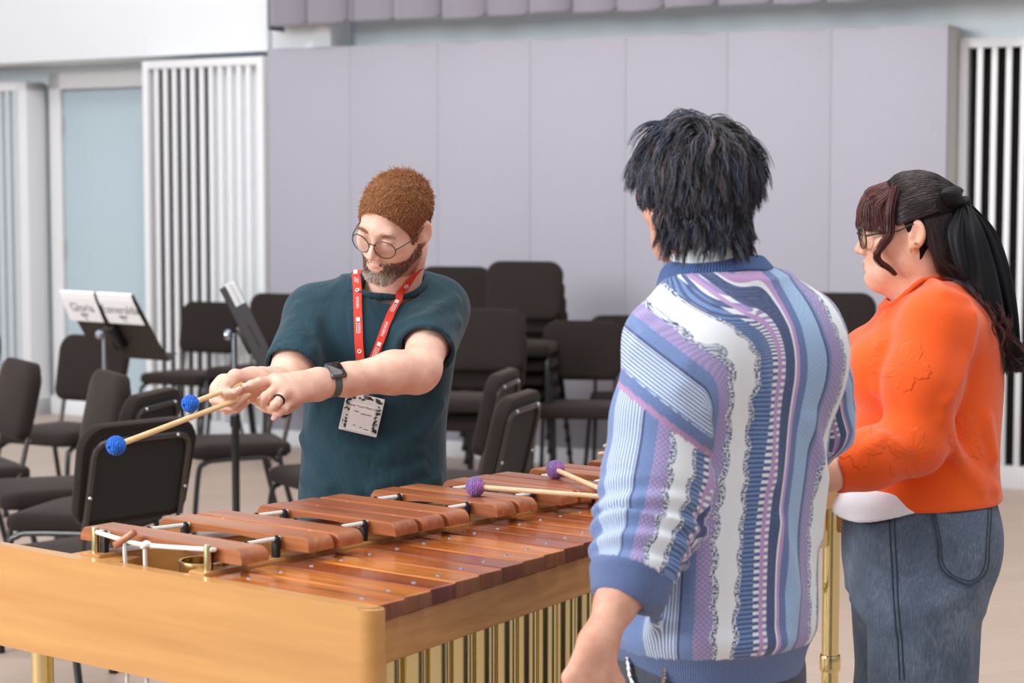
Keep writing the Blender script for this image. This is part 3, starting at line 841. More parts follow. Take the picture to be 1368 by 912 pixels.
stack(648, 413, 10.0, 2, (-0.18, -0.98), ['topmost charcoal stacking chair of the low stack right beside the man in teal', 'bottom charcoal stacking chair of the low stack right beside the man in teal'])
stack(376, 393, 11.8, 2, (-0.50, -0.87), ['upper charcoal stacking chair of the pair near the edge-on music stand', 'lower charcoal stacking chair of the pair near the edge-on music stand'])
stack(1112, 392, 9.6, 3, (-0.15, -0.98), ['topmost charcoal stacking chair of the stack between the striped sweater and the orange top']+[w_+' charcoal stacking chair of the stack between striped sweater and orange top' for w_ in ('middle', 'bottom')])
place(1164, 428, (-0.1, -0.99), 'single charcoal stacking chair peeking out behind the chest of the woman in orange')

# ------------------------------------------------------------------ music stands and name cards
M_desk = plain('dark_brown_desk', rgb(44,36,32), 0.55, bump=(150,0.1,0.001))
M_paper = plain('white_card', rgb(240,240,242), 0.6)
M_ink = plain('grey_print', rgb(88,88,92), 0.8)
M_steel = plain('satin_steel', rgb(176,184,198), 0.28, 1.0)
def make_stand(name, label, loc, rz, tilt, deskz, polez):
    t = thing(name, label, 'music stand', loc, rz)
    # desk: back side faces +y here, tilted; local plane
    Md = Matrix.Translation((0, 0.0, deskz)) @ Matrix.Rotation(-tilt, 4, 'X')
    bm = B(); add_prism(bm, [(-0.25, -0.19), (0.25, -0.19), (0.25, 0.165), (-0.25, 0.165)], -0.003, 0.003, Md @ Matrix.Rotation(PI/2, 4, 'X'))
    bmesh.ops.bevel(bm, geom=bm.edges[:], offset=0.0015, segments=1, affect='EDGES')
    d = obj('desk', bm, M_desk, t)
    bm = B(); add_box(bm, (0.50, 0.055, 0.005), (0, 0, 0), bevel=0.002); bmesh.ops.transform(bm, matrix=Md @ Matrix.Translation((0, -0.03, -0.19)), verts=bm.verts[:]); obj('ledge', bm, M_desk, d)
    bm = B(); add_box(bm, (0.07, 0.05, 0.12), (0,0,0), bevel=0.01); bmesh.ops.transform(bm, matrix=Md @ Matrix.Translation((0, 0.022, -0.055)), verts=bm.verts[:]); obj('hinge_block', bm, M_tube, d)
    bm = B(); add_lathe(bm, [(0,-0.012),(0.020,-0.010),(0.022,0.0),(0.017,0.012),(0,0.017)], 16, Matrix.Translation((0, 0.075, deskz-0.045)) @ Matrix.Rotation(-PI/2, 4, 'X')); obj('knob', bm, M_steel, t)
    bm = B(); add_cyl(bm, (0, 0.05, polez), (0, 0.05, deskz-0.04), 0.0105, 14); obj('inner_pole', bm, M_steel, t)
    bm = B(); add_cyl(bm, (0, 0.05, 0.03), (0, 0.05, polez+0.02), 0.0155, 14); add_lathe(bm, [(0.0155,0),(0.021,0.003),(0.021,0.045),(0.0155,0.05)], 14, Matrix.Translation((0,0.05,polez-0.02))); obj('outer_pole', bm, M_tube, t)
    for k in range(3):
        a = k*2*PI/3+0.4
        bm = B(); add_tube(bm, catmull([(0, 0.05, 0.06), (0.08*math.cos(a), 0.05+0.08*math.sin(a), 0.055), (0.26*math.cos(a), 0.05+0.26*math.sin(a), 0.014)], 4), 0.012, 8); obj('foot', bm, M_tube, t)
    return t, Md
P1 = W(151, 432, 8.9); 
tilt1 = math.radians(33)
st1, Md1 = make_stand('music_stand', 'dark music stand carrying two white name cards, left of the man in teal', (P1.x, P1.y, 0), math.radians(140), tilt1, P1.z, 0.55)
C.view_layers[0].update()
def card(label, st, Md, xs, skew, word, w=0.178, drop=0.175, small=True):
    """sheet folded over the top edge of the desk; front flap hangs on the side facing the viewer"""
    bm = B(); Mw = st.matrix_basis @ Md
    n = 8; A = []
    top = 0.167
    prof = [(-0.055, top-0.10, 0.0045), (-0.03, top-0.03, 0.0045)]
    for (dx, z, y) in ((0, top-0.09, -0.0055), (0, top-0.02, -0.0055), (0, top+0.002, -0.004), (0, top+0.005, 0.0015), (0, top, 0.008), (skew*0.15, top-0.03, 0.014), (skew*0.5, top-0.09, 0.017), (skew, top-drop, 0.018)):
        A.append([bm.verts.new(Mw @ Vector((xs-w/2+dx, y, z))), bm.verts.new(Mw @ Vector((xs+w/2+dx, y, z)))])
    for p, q in zip(A, A[1:]): bm.faces.new((p[0], p[1], q[1], q[0]))
    me = bpy.data.meshes.new('name_card'); bm.to_mesh(me); bm.free()
    o = mesh_obj('name_card', me, M_paper, None, smooth=False); md = o.modifiers.new('t', 'SOLIDIFY'); md.thickness = 0.0006; md.offset = 0
    tag(o, label, 'name card', 'white name cards folded over the music stands')
    if word:
        # lettering lies on the hanging flap
        p0 = Vector((0, 0.0152+0.0012, top-0.045)); p1 = Vector((0, 0.018+0.0012, top-drop))
        dn = (p1-p0).normalized()
        def tm(zt, dx): 
            f = (top-0.04-zt)/(drop-0.04); y = 0.0150+0.0032*f+0.0014
            return Mw @ basis(Vector((-1,0,0)), Vector((0,-dn.y,-dn.z)), Vector((0,1,0)), Vector((xs+skew*f*0.8+dx, y, zt)))
        text_obj('lettering', word, 0.060 if len(word) > 6 else 0.064, tm(top-0.076, 0), M_ink, o)
        bm = B()
        for k, dx in enumerate((-0.022, -0.012, -0.004, 0.006, 0.015, 0.022)):
            add_box(bm, (0.006, 0.010 if k % 2 else 0.014, 0.0004), (0,0,0)); vs = bm.verts[-8:]; bmesh.ops.transform(bm, matrix=tm(top-0.112, -dx), verts=vs)
        for k in range(4):
            add_box(bm, (0.034-0.008*k, 0.003, 0.0004), (0,0,0), Euler((0,0,-0.7)).to_matrix()); vs = bm.verts[-8:]; bmesh.ops.transform(bm, matrix=tm(top-0.124-0.005*k, -0.004*k+0.006), verts=vs)
        obj('small_print', bm, M_ink, o, smooth=False)
    return o
card('white name card reading Gloria, left of the two cards on the dark music stand', st1, Md1, 0.128, 0.022, 'Gloria', 0.238, 0.150)
card('white name card reading Esmeralda, right of the two cards on the dark music stand', st1, Md1, -0.126, 0.0, 'Esmeralda', 0.238, 0.150)
P2 = W(330, 432, 7.9)
st2, Md2 = make_stand('music_stand', 'music stand seen edge-on with silver and black pole beside the man in teal', (P2.x, P2.y, 0), math.radians(91), math.radians(26), P2.z, 0.66)
C.view_layers[0].update()
card('blank white card over the edge-on music stand, nearer the viewer', st2, Md2, 0.13, 0.01, None, 0.15, 0.15)
card('blank white card over the edge-on music stand, farther from the viewer', st2, Md2, -0.04, 0.01, None, 0.15, 0.15)
# ------------------------------------------------------------------ people: shared pieces
def nv(p): return np.array(p, float)
def Wn(px, py, z): return nv(W(px, py, z))
def unit(v): v = np.asarray(v, float); return v/np.linalg.norm(v)
def head_axes(yaw, pitch, roll):
    """columns right, forward, up.  yaw 0 looks at the viewer (-y), positive yaw turns to picture-left"""
    y, p, r = map(math.radians, (yaw, pitch, roll))
    f = nv((-math.sin(y)*math.cos(p), -math.cos(y)*math.cos(p), -math.sin(p)))
    r0 = unit(np.cross(f, (0,0,1))); u0 = np.cross(r0, f)
    rr = r0*math.cos(r)+u0*math.sin(r); uu = np.cross(rr, f)
    return np.stack([rr, f, uu], -1)
def head_sdf(p, female=False, ears=True):
    """p in head space (x right, y forward, z up; origin between the ears at eye level)"""
    jw = 0.044 if female else 0.051
    d = s_ell(p, (0,-0.015,0.032), (0.075,0.096,0.084))
    d = smin(d, s_ell(p, (0,0.030,-0.028), (0.059,0.062,0.086)), 0.04)
    for s in (1,-1):
        d = smin(d, s_cone(p, (s*jw,0.004,-0.058), (s*0.018,0.070,-0.100), 0.021, 0.017), 0.03)
        d = smin(d, s_sph(p, (s*0.041,0.054,-0.030), 0.027), 0.025)
    d = smin(d, s_sph(p, (0,0.079,-0.101), 0.018 if female else 0.021), 0.022)
    d = smin(d, s_cone(p, (0,0.052,-0.082), (0,-0.01,-0.075), 0.033, 0.045), 0.03)
    d = smin(d, s_cone(p, (-0.034,0.080,0.020), (0.034,0.080,0.020), 0.010, 0.010), 0.02)
    for s in (1,-1):
        d = smax(d, -s_sph(p, (s*0.031,0.102,0.001), 0.016), 0.016)
        e = s_ell(p, (s*0.031,0.0765,-0.001), (0.0150,0.0145,0.0125))
        d = smin(d, e, 0.005)
        d = smax(d, -s_cone(p, (s*0.020,0.0925,-0.0065), (s*0.043,0.0885,-0.0060), 0.0011, 0.0011), 0.003)   # lid line, eyes cast down
    d = smin(d, s_cone(p, (0,0.086,0.010), (0,0.111,-0.036), 0.0065, 0.0100), 0.013)
    for s in (1,-1):
        d = smin(d, s_ell(p, (s*0.0115,0.1005,-0.0415), (0.0085,0.0105,0.0075)), 0.006)
        d = smax(d, -s_ell(p, (s*0.0062,0.103,-0.0500), (0.0030,0.0042,0.0028)), 0.003)
    d = smin(d, s_ell(p, (0,0.073,-0.071), (0.028,0.022,0.026)), 0.02)
    lk = 1.0 if female else 0.80
    up = smin(s_cone(p, (-0.022,0.0885,-0.0705), (-0.004,0.0990,-0.0660), 0.0036*lk, 0.0064*lk), s_cone(p, (0.022,0.0885,-0.0705), (0.004,0.0990,-0.0660), 0.0036*lk, 0.0064*lk), 0.006)
    lo = s_cone(p, (-0.012,0.0940,-0.0768), (0.012,0.0940,-0.0768), 0.0068*lk, 0.0068*lk)
    d = smin(d, up, 0.004); d = smin(d, lo, 0.005)
    d = smax(d, -s_cone(p, (-0.020,0.097,-0.0714), (0.020,0.097,-0.0714), 0.0014, 0.0014), 0.003)
    d = smax(d, -s_cone(p, (-0.014,0.1035,-0.0885), (0.014,0.1035,-0.0885), 0.0065, 0.0065), 0.008)
    if ears:
        for s in (1,-1):
            t = s*0.42; R = np.array([[math.cos(t), math.sin(t), 0], [-math.sin(t), math.cos(t), 0], [0,0,1]]).T
            e = s_ell(p, (s*0.079,-0.012,-0.008), (0.0085,0.019,0.031), R)
            e = smin(e, s_ell(p, (s*0.073,-0.002,-0.034), (0.008,0.010,0.011)), 0.012)
            e = smax(e, -s_ell(p, (s*0.0875,-0.0085,-0.006), (0.0075,0.0115,0.0205), R), 0.005)
            e = smin(e, s_cone(p, (s*0.076,0.002,-0.014), (s*0.074,0.004,-0.022), 0.005, 0.004), 0.006)
            d = smin(d, e, 0.008)
    return d
def lip_mask(p):
    m = np.minimum(s_cone(p, (-0.017,0.092,-0.0695), (0.017,0.092,-0.0695), 0.0050, 0.0050), s_ell(p, (0,0.098,-0.0725), (0.015,0.012,0.0115)))
    z = np.clip(1-np.maximum(m, 0)/0.002, 0, 1)
    return z*(p[...,1] > 0.08)
class Head:
    def __init__(s, px, py, z, R, scale, female=False):
        s.c = Wn(px, py, z); s.R = R; s.k = scale; s.f = female
    def loc(s, P): return ((P-s.c)@s.R)/s.k
    def world(s, p): return s.c+s.k*(np.asarray(p, float)@s.R.T)
    def sdf(s, P): return head_sdf(s.loc(P), s.f)*s.k
    def dirw(s, v): return np.asarray(v, float)@s.R.T
    def M(s):
        m = Matrix(((s.R*s.k).tolist())).to_4x4(); m.translation = Vector(s.c); return m
def grad(fn, P, e=0.0015):
    g = np.empty_like(P)
    for i in range(3):
        d = np.zeros(3); d[i] = e; g[...,i] = fn(P+d)-fn(P-d)
    return g/np.maximum(np.linalg.norm(g, axis=-1, keepdims=True), 1e-9)
def snap(fn, P, it=4, off=0.0):
    for _ in range(it):
        d = fn(P)-off; P = P-grad(fn, P)*d[...,None]
    return P
def hit(fn, px, py, z0=2.2, z1=6.0):
    d = nv(ray(px, py)); d = d/d[1]; o = nv((0,0,CAMZ)); t = z0
    for _ in range(160):
        q = float(fn((o+d*t)[None])[0])
        if q < 0.0006: return o+d*t
        t += max(q*0.7, 0.0008)
        if t > z1: break
    return o+d*t
def fold_hits(fn, folds):
    out = []
    for f, r in folds:
        h = [p for p in (hit(fn, *q) for q in f) if abs(float(fn(p[None])[0])) < .004]
        if len(h) > 1: out.append((h, r))
    return out
def hand_chain(wrist, mcps, fingers, thumb, fr=(0.0100,0.0092,0.0084,0.0070), pk=0.02, wr=0.021):
    """fingers: four lists of joints after the knuckle; returns an sdf"""
    def fn(P):
        d = None
        for i, m in enumerate(mcps):
            w0 = wrist[0]*(1-i/3)+wrist[1]*(i/3)
            e = s_cone(P, w0, m, wr*0.80, 0.0125 if i < 3 else 0.0112)
            d = e if d is None else smin(d, e, pk)
        for a, b in zip(mcps, mcps[1:]): d = smin(d, s_cone(P, a, b, 0.0108, 0.0105), 0.012)
        for i, f in enumerate(fingers):
            k = 0.86 if i == 3 else (0.96 if i == 2 else 1.0)
            pts = [mcps[i]]+list(f); rs = [0.0112*k]+[r*k for r in fr[1:]]
            d = smin(d, s_chain(P, pts, rs[:len(pts)], 0.003), 0.0055)
            for j in (1, 2):
                if j < len(pts)-0: d = smin(d, s_sph(P, pts[j], rs[min(j,3)]*1.06), 0.004)
        d = smin(d, s_chain(P, thumb, [0.019, 0.0145, 0.0110, 0.0085][:len(thumb)], 0.006), 0.010)
        return d
    return fn
def nails(name, tips, mat, parent, org):
    bm = B()
    for c, ax, nn in tips:
        x = Vector(np.cross(nn, ax)).normalized(); y = Vector(ax).normalized(); z = x.cross(y)
        vs = bmesh.ops.create_uvsphere(bm, u_segments=10, v_segments=6, radius=1)['verts']
        bmesh.ops.transform(bm, matrix=basis(x, y, z, Vector(c)-Vector(org)) @ Matrix.Diagonal((0.0052, 0.0062, 0.0014, 1)), verts=vs)
    return obj(name, bm, mat, parent)
def multi_body(name, pieces, mat, parent, org, attrs=None, smooth_it=2):
    V = []; Q = []; n = 0
    for fn, lo, hi, h in pieces:
        v, q = surface_net(fn, lo, hi, h); v = relax(v, q, smooth_it)
        V.append(v); Q.append(q+n); n += len(v)
    v = np.concatenate(V); q = np.concatenate(Q)
    me = np_mesh(name, v-np.asarray(org, float), q)
    for k, f in (attrs or {}).items():
        a = me.attributes.new(k, 'FLOAT', 'POINT'); a.data.foreach_set('value', f(v).astype(np.float32))
    return mesh_obj(name, me, mat, parent, True)
def box_of(pts, pad):
    p = np.array(pts); return p.min(0)-pad, p.max(0)+pad
def skin_mat(name, c0, c1, lip, hairtint=None):
    N = NT(name); co = N.coord(); nz = N.noise(co, 28, 4, 0.6); n2 = N.noise(co, 260, 2)
    col = N.ramp(nz, [(0.35, c0), (0.66, c1)])
    col = N.mix(N.math('MULTIPLY', N.attr('lip'), 0.42), col, lip)
    if hairtint: col = N.mix(N.math('MULTIPLY', N.attr('beard'), 0.6), col, hairtint)
    N.set(col=col, rough=0.48, spec=0.4, sss=0.12); N.b.inputs['Subsurface Radius'].default_value = (0.012, 0.004, 0.002)
    N.b.inputs['Subsurface Scale'].default_value = 0.5
    N.bump(n2, 0.08, 0.0008); return N.m
def hair_mat(name, stops, rough=0.42, tip=None, spec=0.5):
    N = NT(name); r = N.attr('rnd'); col = N.ramp(r, stops)
    if tip: col = N.mix(N.math('POWER', N.attr('along'), 2.0), col, tip)
    N.set(col=col, rough=rough, spec=spec, aniso=0.4); return N.m
M_nail = plain('fingernail', rgb(232,190,176), 0.3)
def lens_mat():
    m = bpy.data.materials.new('clear_lens'); m.use_nodes = True; t = m.node_tree; t.nodes.clear()
    o = t.nodes.new('ShaderNodeOutputMaterial'); mx = t.nodes.new('ShaderNodeMixShader'); tr = t.nodes.new('ShaderNodeBsdfTransparent'); gl = t.nodes.new('ShaderNodeBsdfGlossy'); fr = t.nodes.new('ShaderNodeFresnel')
    fr.inputs[0].default_value = 1.35; gl.inputs['Roughness'].default_value = 0.03; tr.inputs[0].default_value = (0.96,0.97,0.98,1)
    t.links.new(fr.outputs[0], mx.inputs[0]); t.links.new(tr.outputs[0], mx.inputs[1]); t.links.new(gl.outputs[0], mx.inputs[2]); t.links.new(mx.outputs[0], o.inputs[0]); return m
M_lens = lens_mat()
def glasses(head, parent, org, mat, cx=0.033, cy=0.106, cz=-0.010, rx=0.0225, rz=0.0205, r=0.0013, wrap=0.16, tmat=None, ear_z=0.012, sq=2.0):
    g = link(bpy.data.objects.new('glasses', None)); g.parent = parent
    T = Matrix.Translation(-Vector(org)) @ head.M()
    bm = B(); bl = B()
    for s in (1,-1):
        pts = []
        for k in range(29):
            t = 2*PI*k/28; ct, st = math.cos(t), math.sin(t)
            x = s*cx+rx*math.copysign(abs(ct)**(2/sq), ct); z = cz+rz*math.copysign(abs(st)**(2/sq), st)
            pts.append(T @ Vector((x, cy-abs(x)*wrap*abs(x)/0.05-0.12*(cz-z)*0.6, z)))
        add_tube(bm, pts, r*head.k, 8, False)
        vs = [bl.verts.new(p) for p in pts[:-1]]; bl.faces.new(vs)
    add_tube(bm, catmull([T @ Vector(p) for p in ((-0.0112, cy-0.002, cz+0.006), (-0.006, cy+0.003, cz+0.010), (0.006, cy+0.003, cz+0.010), (0.0112, cy-0.002, cz+0.006))], 4), r*head.k, 8)
    obj('frame_front', bm, mat, g); obj('lens', bl, M_lens, g, smooth=False)
    for s in (1,-1):
        b2 = B(); xo = s*(cx+rx)
        add_tube(b2, catmull([T @ Vector(p) for p in ((xo, cy-(cx+rx)**2*wrap/0.05, cz+0.004), (s*0.067, cy-0.030, cz+0.007), (s*0.0775, 0.03, cz+0.010), (s*0.080, -0.004, ear_z), (s*0.078, -0.022, ear_z-0.012), (s*0.074, -0.032, ear_z-0.03))], 5), r*1.05*head.k, 8)
        obj('temple', b2, tmat or mat, g)
    return g
def fabric(name, col0, col1, scale=500, bs=0.25, rough=0.85, sheen=0.15):
    N = NT(name); co = N.coord(); nz = N.noise(co, scale, 2); n2 = N.noise(co, 7, 3)
    N.set(col=N.ramp(N.math('MULTIPLY_ADD', nz, 0.5, N.math('MULTIPLY', n2, 0.5)), [(0.35, col0), (0.65, col1)]), rough=rough, spec=0.25, sheen=sheen); N.bump(nz, bs, 0.0008); return N.m
def denim_mat(name, c0, c1, worn):
    N = NT(name); co = N.coord(); nz = N.noise(N.mapping(co, (1,1,0.12)), 420, 3, 0.7); n2 = N.noise(co, 9, 4, 0.6)
    col = N.ramp(N.math('MULTIPLY_ADD', nz, 0.55, N.math('MULTIPLY', n2, 0.5)), [(0.36, c0), (0.56, c1), (0.75, worn)])
    N.set(col=col, rough=0.9, spec=0.2, sheen=0.1); N.bump(nz, 0.3, 0.0008); return N.m
def shoe(parent, org, c, d, mat):
    """simple closed shoe at heel point c pointing along d (2d)"""
    d = unit((d[0], d[1], 0)); c = nv(c)
    def fn(P):
        q = s_chain(P, [c+(0,0,0.05), c+d*0.10+(0,0,0.042), c+d*0.19+(0,0,0.032)], [0.042,0.044,0.036], 0.02)
        q = smin(q, s_cone(P, c+(0,0,0.07), c+(0,0,0.11), 0.044, 0.042), 0.02)
        return smax(q, 0.0-P[...,2], 0.006)
    lo, hi = box_of([c, c+d*0.2], 0.07); lo[2] = -0.01; hi[2] = 0.16
    return sdf_obj('shoe', fn, lo, hi, 0.006, mat, parent, org)
# ------------------------------------------------------------------ man in the teal T-shirt
M_skin1 = skin_mat('fair_skin', rgb(226,178,156), rgb(240,200,180), rgb(206,138,126), rgb(120,92,76))
def tee_mat():
    N = NT('dark_teal_jersey'); co = N.coord(); nz = N.noise(co, 600, 2); n2 = N.noise(co, 7, 3)
    N.set(col=N.ramp(N.math('MULTIPLY_ADD', nz, .5, N.math('MULTIPLY', n2, .5)), [(0.35, rgb(27,54,66)), (0.65, rgb(36,67,79))]), rough=.85, spec=.25, sheen=.12)
    wr = N.noise(N.mapping(co, (1.0, 1.0, 0.55), (0, math.radians(28), 0)), 9, 3, .55, 1.6)
    N.bump(N.math('MULTIPLY_ADD', nz, .03, wr), .55, .016); return N.m
M_tee = tee_mat()
M_jeans1 = denim_mat('navy_trousers', rgb(30,38,56), rgb(40,50,70), rgb(56,66,86))
M_shoe = plain('dark_shoe', rgb(38,36,36), 0.6)
mz = 4.42
MO = Wn(503, 660, mz); MO[2] = 0
man = thing('person', 'man with ginger hair, glasses, beard and dark teal T-shirt pointing at blue mallets', 'person', tuple(MO))
HM = Head(527, 298, 4.28, head_axes(31, 25, 15), 0.885)
SR, SL = Wn(421, 420, 4.41), Wn(584, 411, 4.45)
ER, EL = Wn(376, 524, 4.21), Wn(562, 492, 4.20)
WR, WL = Wn(340, 513, 4.03), Wn(430, 512, 4.07)
NB = Wn(517, 400, 4.44)
# trousers / hips
def hipz(y): return CAMZ-(y-250)*mz/FPX
def px_x(x): return (x-CX)*mz/FPX
rows = [(0.74, px_x(502), mz, .168, .125), (0.909, px_x(498), mz, .166, .132), (0.974, px_x(498), mz, .160, .134), (1.07, px_x(500), mz, .158, .130), (1.17, px_x(506), mz+.005, .162, .122), (1.27, px_x(507), mz+.01, .168, .116), (1.335, px_x(506), mz+.015, .150, .095), (1.385, px_x(512), mz+.015, .085, .07)]
hemR = SR*0.28+ER*0.72; hemL = SL*0.28+EL*0.72
dR, dL = unit(ER-SR), unit(EL-SL)
neck0 = HM.world((0,-0.030,-0.085)); neck1 = NB-nv((0,0,0.03))
def tee0(P):
    d = s_loft(P, rows, 0.0, 2.5)
    d = smin(d, s_cone(P, NB+nv((-.02,0,-.012)), SR+nv((.0,0,.004)), .058, .056), .05)
    d = smin(d, s_cone(P, NB+nv((.02,0,-.012)), SL+nv((-.0,0,.004)), .058, .058), .05)
    d = smin(d, s_ell(P, (px_x(508), mz-.075, 1.255), (.135,.06,.075)), .05)
    return d
def tee_sl(P):
    a = np.maximum(s_cone(P, SR, ER, .061, .060), (P-hemR)@dR)
    b = np.maximum(s_cone(P, SL, EL, .064, .062), (P-hemL)@dL)
    return np.minimum(a, b)
def tee1(P): return smin(tee0(P), tee_sl(P), .035)
_folds = [([(404,585),(430,630),(478,656)], .010), ([(600,560),(560,625),(500,652)], .010), ([(405,640),(440,650)], .009), ([(415,470),(424,520),(418,560)], .011), ([(600,600),(585,640),(560,655)], .009),
          ([(608,400),(570,425),(530,440)], .010), ([(612,430),(575,440),(540,452)], .009), ([(400,410),(418,430),(420,465)], .010), ([(388,430),(402,452),(400,480)], .008), ([(560,600),(520,612),(470,600)], .007), ([(588,540),(560,580),(520,600)], .009)]
fold_pts = fold_hits(tee1, _folds)
def tee(P):
    d = tee1(P)
    for f, r in fold_pts:
        c = s_chain(P, [q+nv((0, r*0.55, 0)) for q in f], [r*0.6, r, r*0.5][:len(f)])
        d = smin(d, c, .022)
    d = smax(d, -s_cone(P, NB+nv((0,-.012,-.02)), HM.world((0,-.02,-.10)), .066, .070), .008)
    d = smax(d, -np.maximum(s_cone(P, SR, ER, .056, .051), (hemR-dR*.03-P)@dR), .003)
    d = smax(d, -np.maximum(s_cone(P, SL, EL, .057, .052), (hemL-dL*.03-P)@dL), .003)
    return smax(d, .765-P[...,2], .004)
lo, hi = nv((px_x(340), mz-.32, .74)), nv((px_x(645), mz+.2, 1.46))
sdf_obj('t_shirt', tee, lo, hi, 0.0052, M_tee, man, MO)
# collar band
def ring_on(fn, cen, ax, rad, n, off):
    ax = unit(ax); x = unit(np.cross(ax, (0,1,0.1))); y = np.cross(ax, x)
    P = np.array([cen+rad*(math.cos(t)*x+math.sin(t)*y) for t in np.linspace(0, 2*PI, n+1)])
    return P
cc = NB+nv((0,-.020,.018)); cax = unit(nv((0.02,-.36,1)))
bm = B(); R0 = ring_on(tee, cc, cax, .0685, 48, 0); R0 = snap(tee1, R0, 5, -0.001)
add_tube(bm, [Vector(p-MO) for p in R0], .0075, 8, False); obj('collar', bm, M_tee, man)
# body: head + neck, arms with hands, hidden trunk and legs
lw = [Wn(424,504,4.05), Wn(422,523,4.05)]
lm = [Wn(366,508,3.985), Wn(373,515,3.965), Wn(381,524,3.96), Wn(390,533,3.97)]
lf = [[Wn(346,510.5,3.95), Wn(336,513.5,3.94), Wn(328,516.5,3.935)],
      [Wn(354.5,530,3.935), Wn(352,539,3.955), Wn(358,543,3.985)],
      [Wn(367,541,3.925), Wn(363,547,3.95), Wn(369,548,3.98)],
      [Wn(379,546.5,3.945), Wn(372,552.5,3.94), Wn(366,557.5,3.94)]]
lt = [Wn(408,525,4.075), Wn(378,534,4.045), Wn(357,530,4.01), Wn(348,534,3.99)]
handL = hand_chain(lw, lm, lf, lt)
rw = [Wn(334,505,4.02), Wn(336,522,4.03)]
rm = [Wn(298,509,3.985), Wn(291,519,3.99), Wn(291,530,3.995), Wn(297,540,4.0)]
rf = [[Wn(287,521,3.945), Wn(300,526,3.918), Wn(314,523,3.918)],
      [Wn(286,533,3.955), Wn(303,536,3.925), Wn(320,520,3.925)],
      [Wn(293,543,3.96), Wn(311,543,3.935), Wn(328,529,3.935)],
      [Wn(302,548,3.975), Wn(317,546,3.955), Wn(331,537,3.955)]]
rt = [Wn(330,505,4.0), Wn(314,503,3.965), Wn(304,511,3.935), Wn(297,517,3.925)]
handR = hand_chain(rw, rm, rf, rt)
def armL(P):
    d = s_chain(P, [SL, SL*.5+EL*.5, EL], [.050,.047,.040], .03)
    d = smin(d, s_chain(P, [EL, EL*.72+WL*.28, WL*.75+EL*.25, WL, (lw[0]+lw[1])/2], [.040,.043,.032,.0265,.026], .02), .025)
    d = smin(d, s_sph(P, EL+nv((-.008,-.012,-.022)), .026), .03)
    return smin(d, handL(P), .018)
def armR(P):
    d = s_chain(P, [SR, SR*.5+ER*.5, ER], [.050,.047,.041], .03)
    d = smin(d, s_chain(P, [ER, ER*.7+WR*.3, WR*.75+ER*.25, WR, (rw[0]+rw[1])/2], [.042,.045,.036,.029,.026], .02), .025)
    return smin(d, handR(P), .018)
def headneck(P):
    d = HM.sdf(P)
    d = smin(d, s_cone(P, neck0, neck1, .056, .062), .03)
    return np.maximum(d, NB[2]-.05-P[...,2])
HL = [(-0.22,), ]
def trunk(P):
    d = s_loft(P, [(z, x, y, a-.02, b-.02) for z, x, y, a, b in rows[:-1]], 0, 2.3)
    d = smin(d, s_cone(P, SR, SL, .045, .045), .05)
    for s, x in ((-1, px_x(470)), (1, px_x(540))):
        d = smin(d, s_chain(P, [nv((x, mz, .85)), nv((x-.005*s, mz-.01, .48)), nv((x, mz+.02, .10))], [.085,.058,.042], .04), .05)
    return d
lo1, hi1 = box_of([HM.world(q) for q in ((.1,.13,.13),(-.1,-.13,-.13),(-.1,.13,-.13),(.1,-.13,.13))]+[NB], .02); lo1[2] = NB[2]-.06
pL = np.array(lw+lm+sum(lf, [])+lt+[EL, hemL]); pR = np.array(rw+rm+sum(rf, [])+rt+[ER, hemR])
def beard_m(v):
    p = HM.loc(v); jaw = np.clip((-0.030-0.25*np.abs(p[:,0])*0-p[:,2])/0.02, 0, 1)
    ok = (p[:,1] > -0.004) & (p[:,2] > -0.135) & (np.linalg.norm(p, axis=1) < .17)
    chk = np.clip((0.072-(p[:,1]-0.9*np.abs(p[:,0])*0))/.02, 0, 1)
    side = (np.abs(p[:,0]) > 0.026) | (p[:,2] < -0.082) | ((p[:,2] > -0.067) & (p[:,2] < -0.05) & (np.abs(p[:,0]) < .03))
    top = np.where(p[:,1] > 0.055, -0.0535+0.0*p[:,1], -0.022-0.62*(p[:,1]-0.0))
    m = np.clip((top-p[:,2])/0.010, 0, 1)*ok
    m = m*np.where(lip_mask(p) > .05, 0, 1)
    return m*(p[:,2] > -.128)
multi_body('body', [(headneck, lo1, hi1, .0026), (armL, pL.min(0)-.06, pL.max(0)+.06, .0027), (armR, pR.min(0)-.06, pR.max(0)+.06, .0027), (trunk, nv((px_x(395), mz-.2, .05)), nv((px_x(610), mz+.2, 1.42)), .012)],
           M_skin1, man, MO, {'lip': lambda v: lip_mask(HM.loc(v)), 'beard': beard_m})
def trous(P):
    d = s_loft(P, [(.72, px_x(502), mz, .158, .122), (.80, px_x(502), mz, .166, .13), (.92, px_x(502), mz, .158, .124), (1.0, px_x(502), mz, .15, .12)], 0, 2.4)
    for s, x in ((-1, px_x(468)), (1, px_x(538))):
        d = smin(d, s_chain(P, [nv((x, mz, .82)), nv((x, mz-.01, .48)), nv((x, mz+.02, .07))], [.098,.078,.066], .05), .04)
    return smax(smax(d, .05-P[...,2], .005), P[...,2]-.95, .005)
sdf_obj('trousers', trous, nv((px_x(380), mz-.2, .03)), nv((px_x(625), mz+.2, .97)), .009, M_jeans1, man, MO)
for x in (468, 538): shoe(man, MO, (px_x(x), mz+.06, 0), (-.1 if x < 500 else .1, -1), M_shoe)
nails('nails', [(lf[0][2]+nv((-.0005,-.0055,.004)), lf[0][2]-lf[0][1], nv((0,-.8,.6))), (lf[3][2]+nv((0,-.006,0)), lf[3][2]-lf[3][1], nv((-.3,-.9,.1))),
      (rf[0][2]+nv((0,-.006,.001)), rf[0][2]-rf[0][1], nv((.2,-.95,.2))), (rf[1][2]+nv((0,-.006,.0)), rf[1][2]-rf[1][1], nv((.2,-.95,.1)))], M_nail, man, MO)
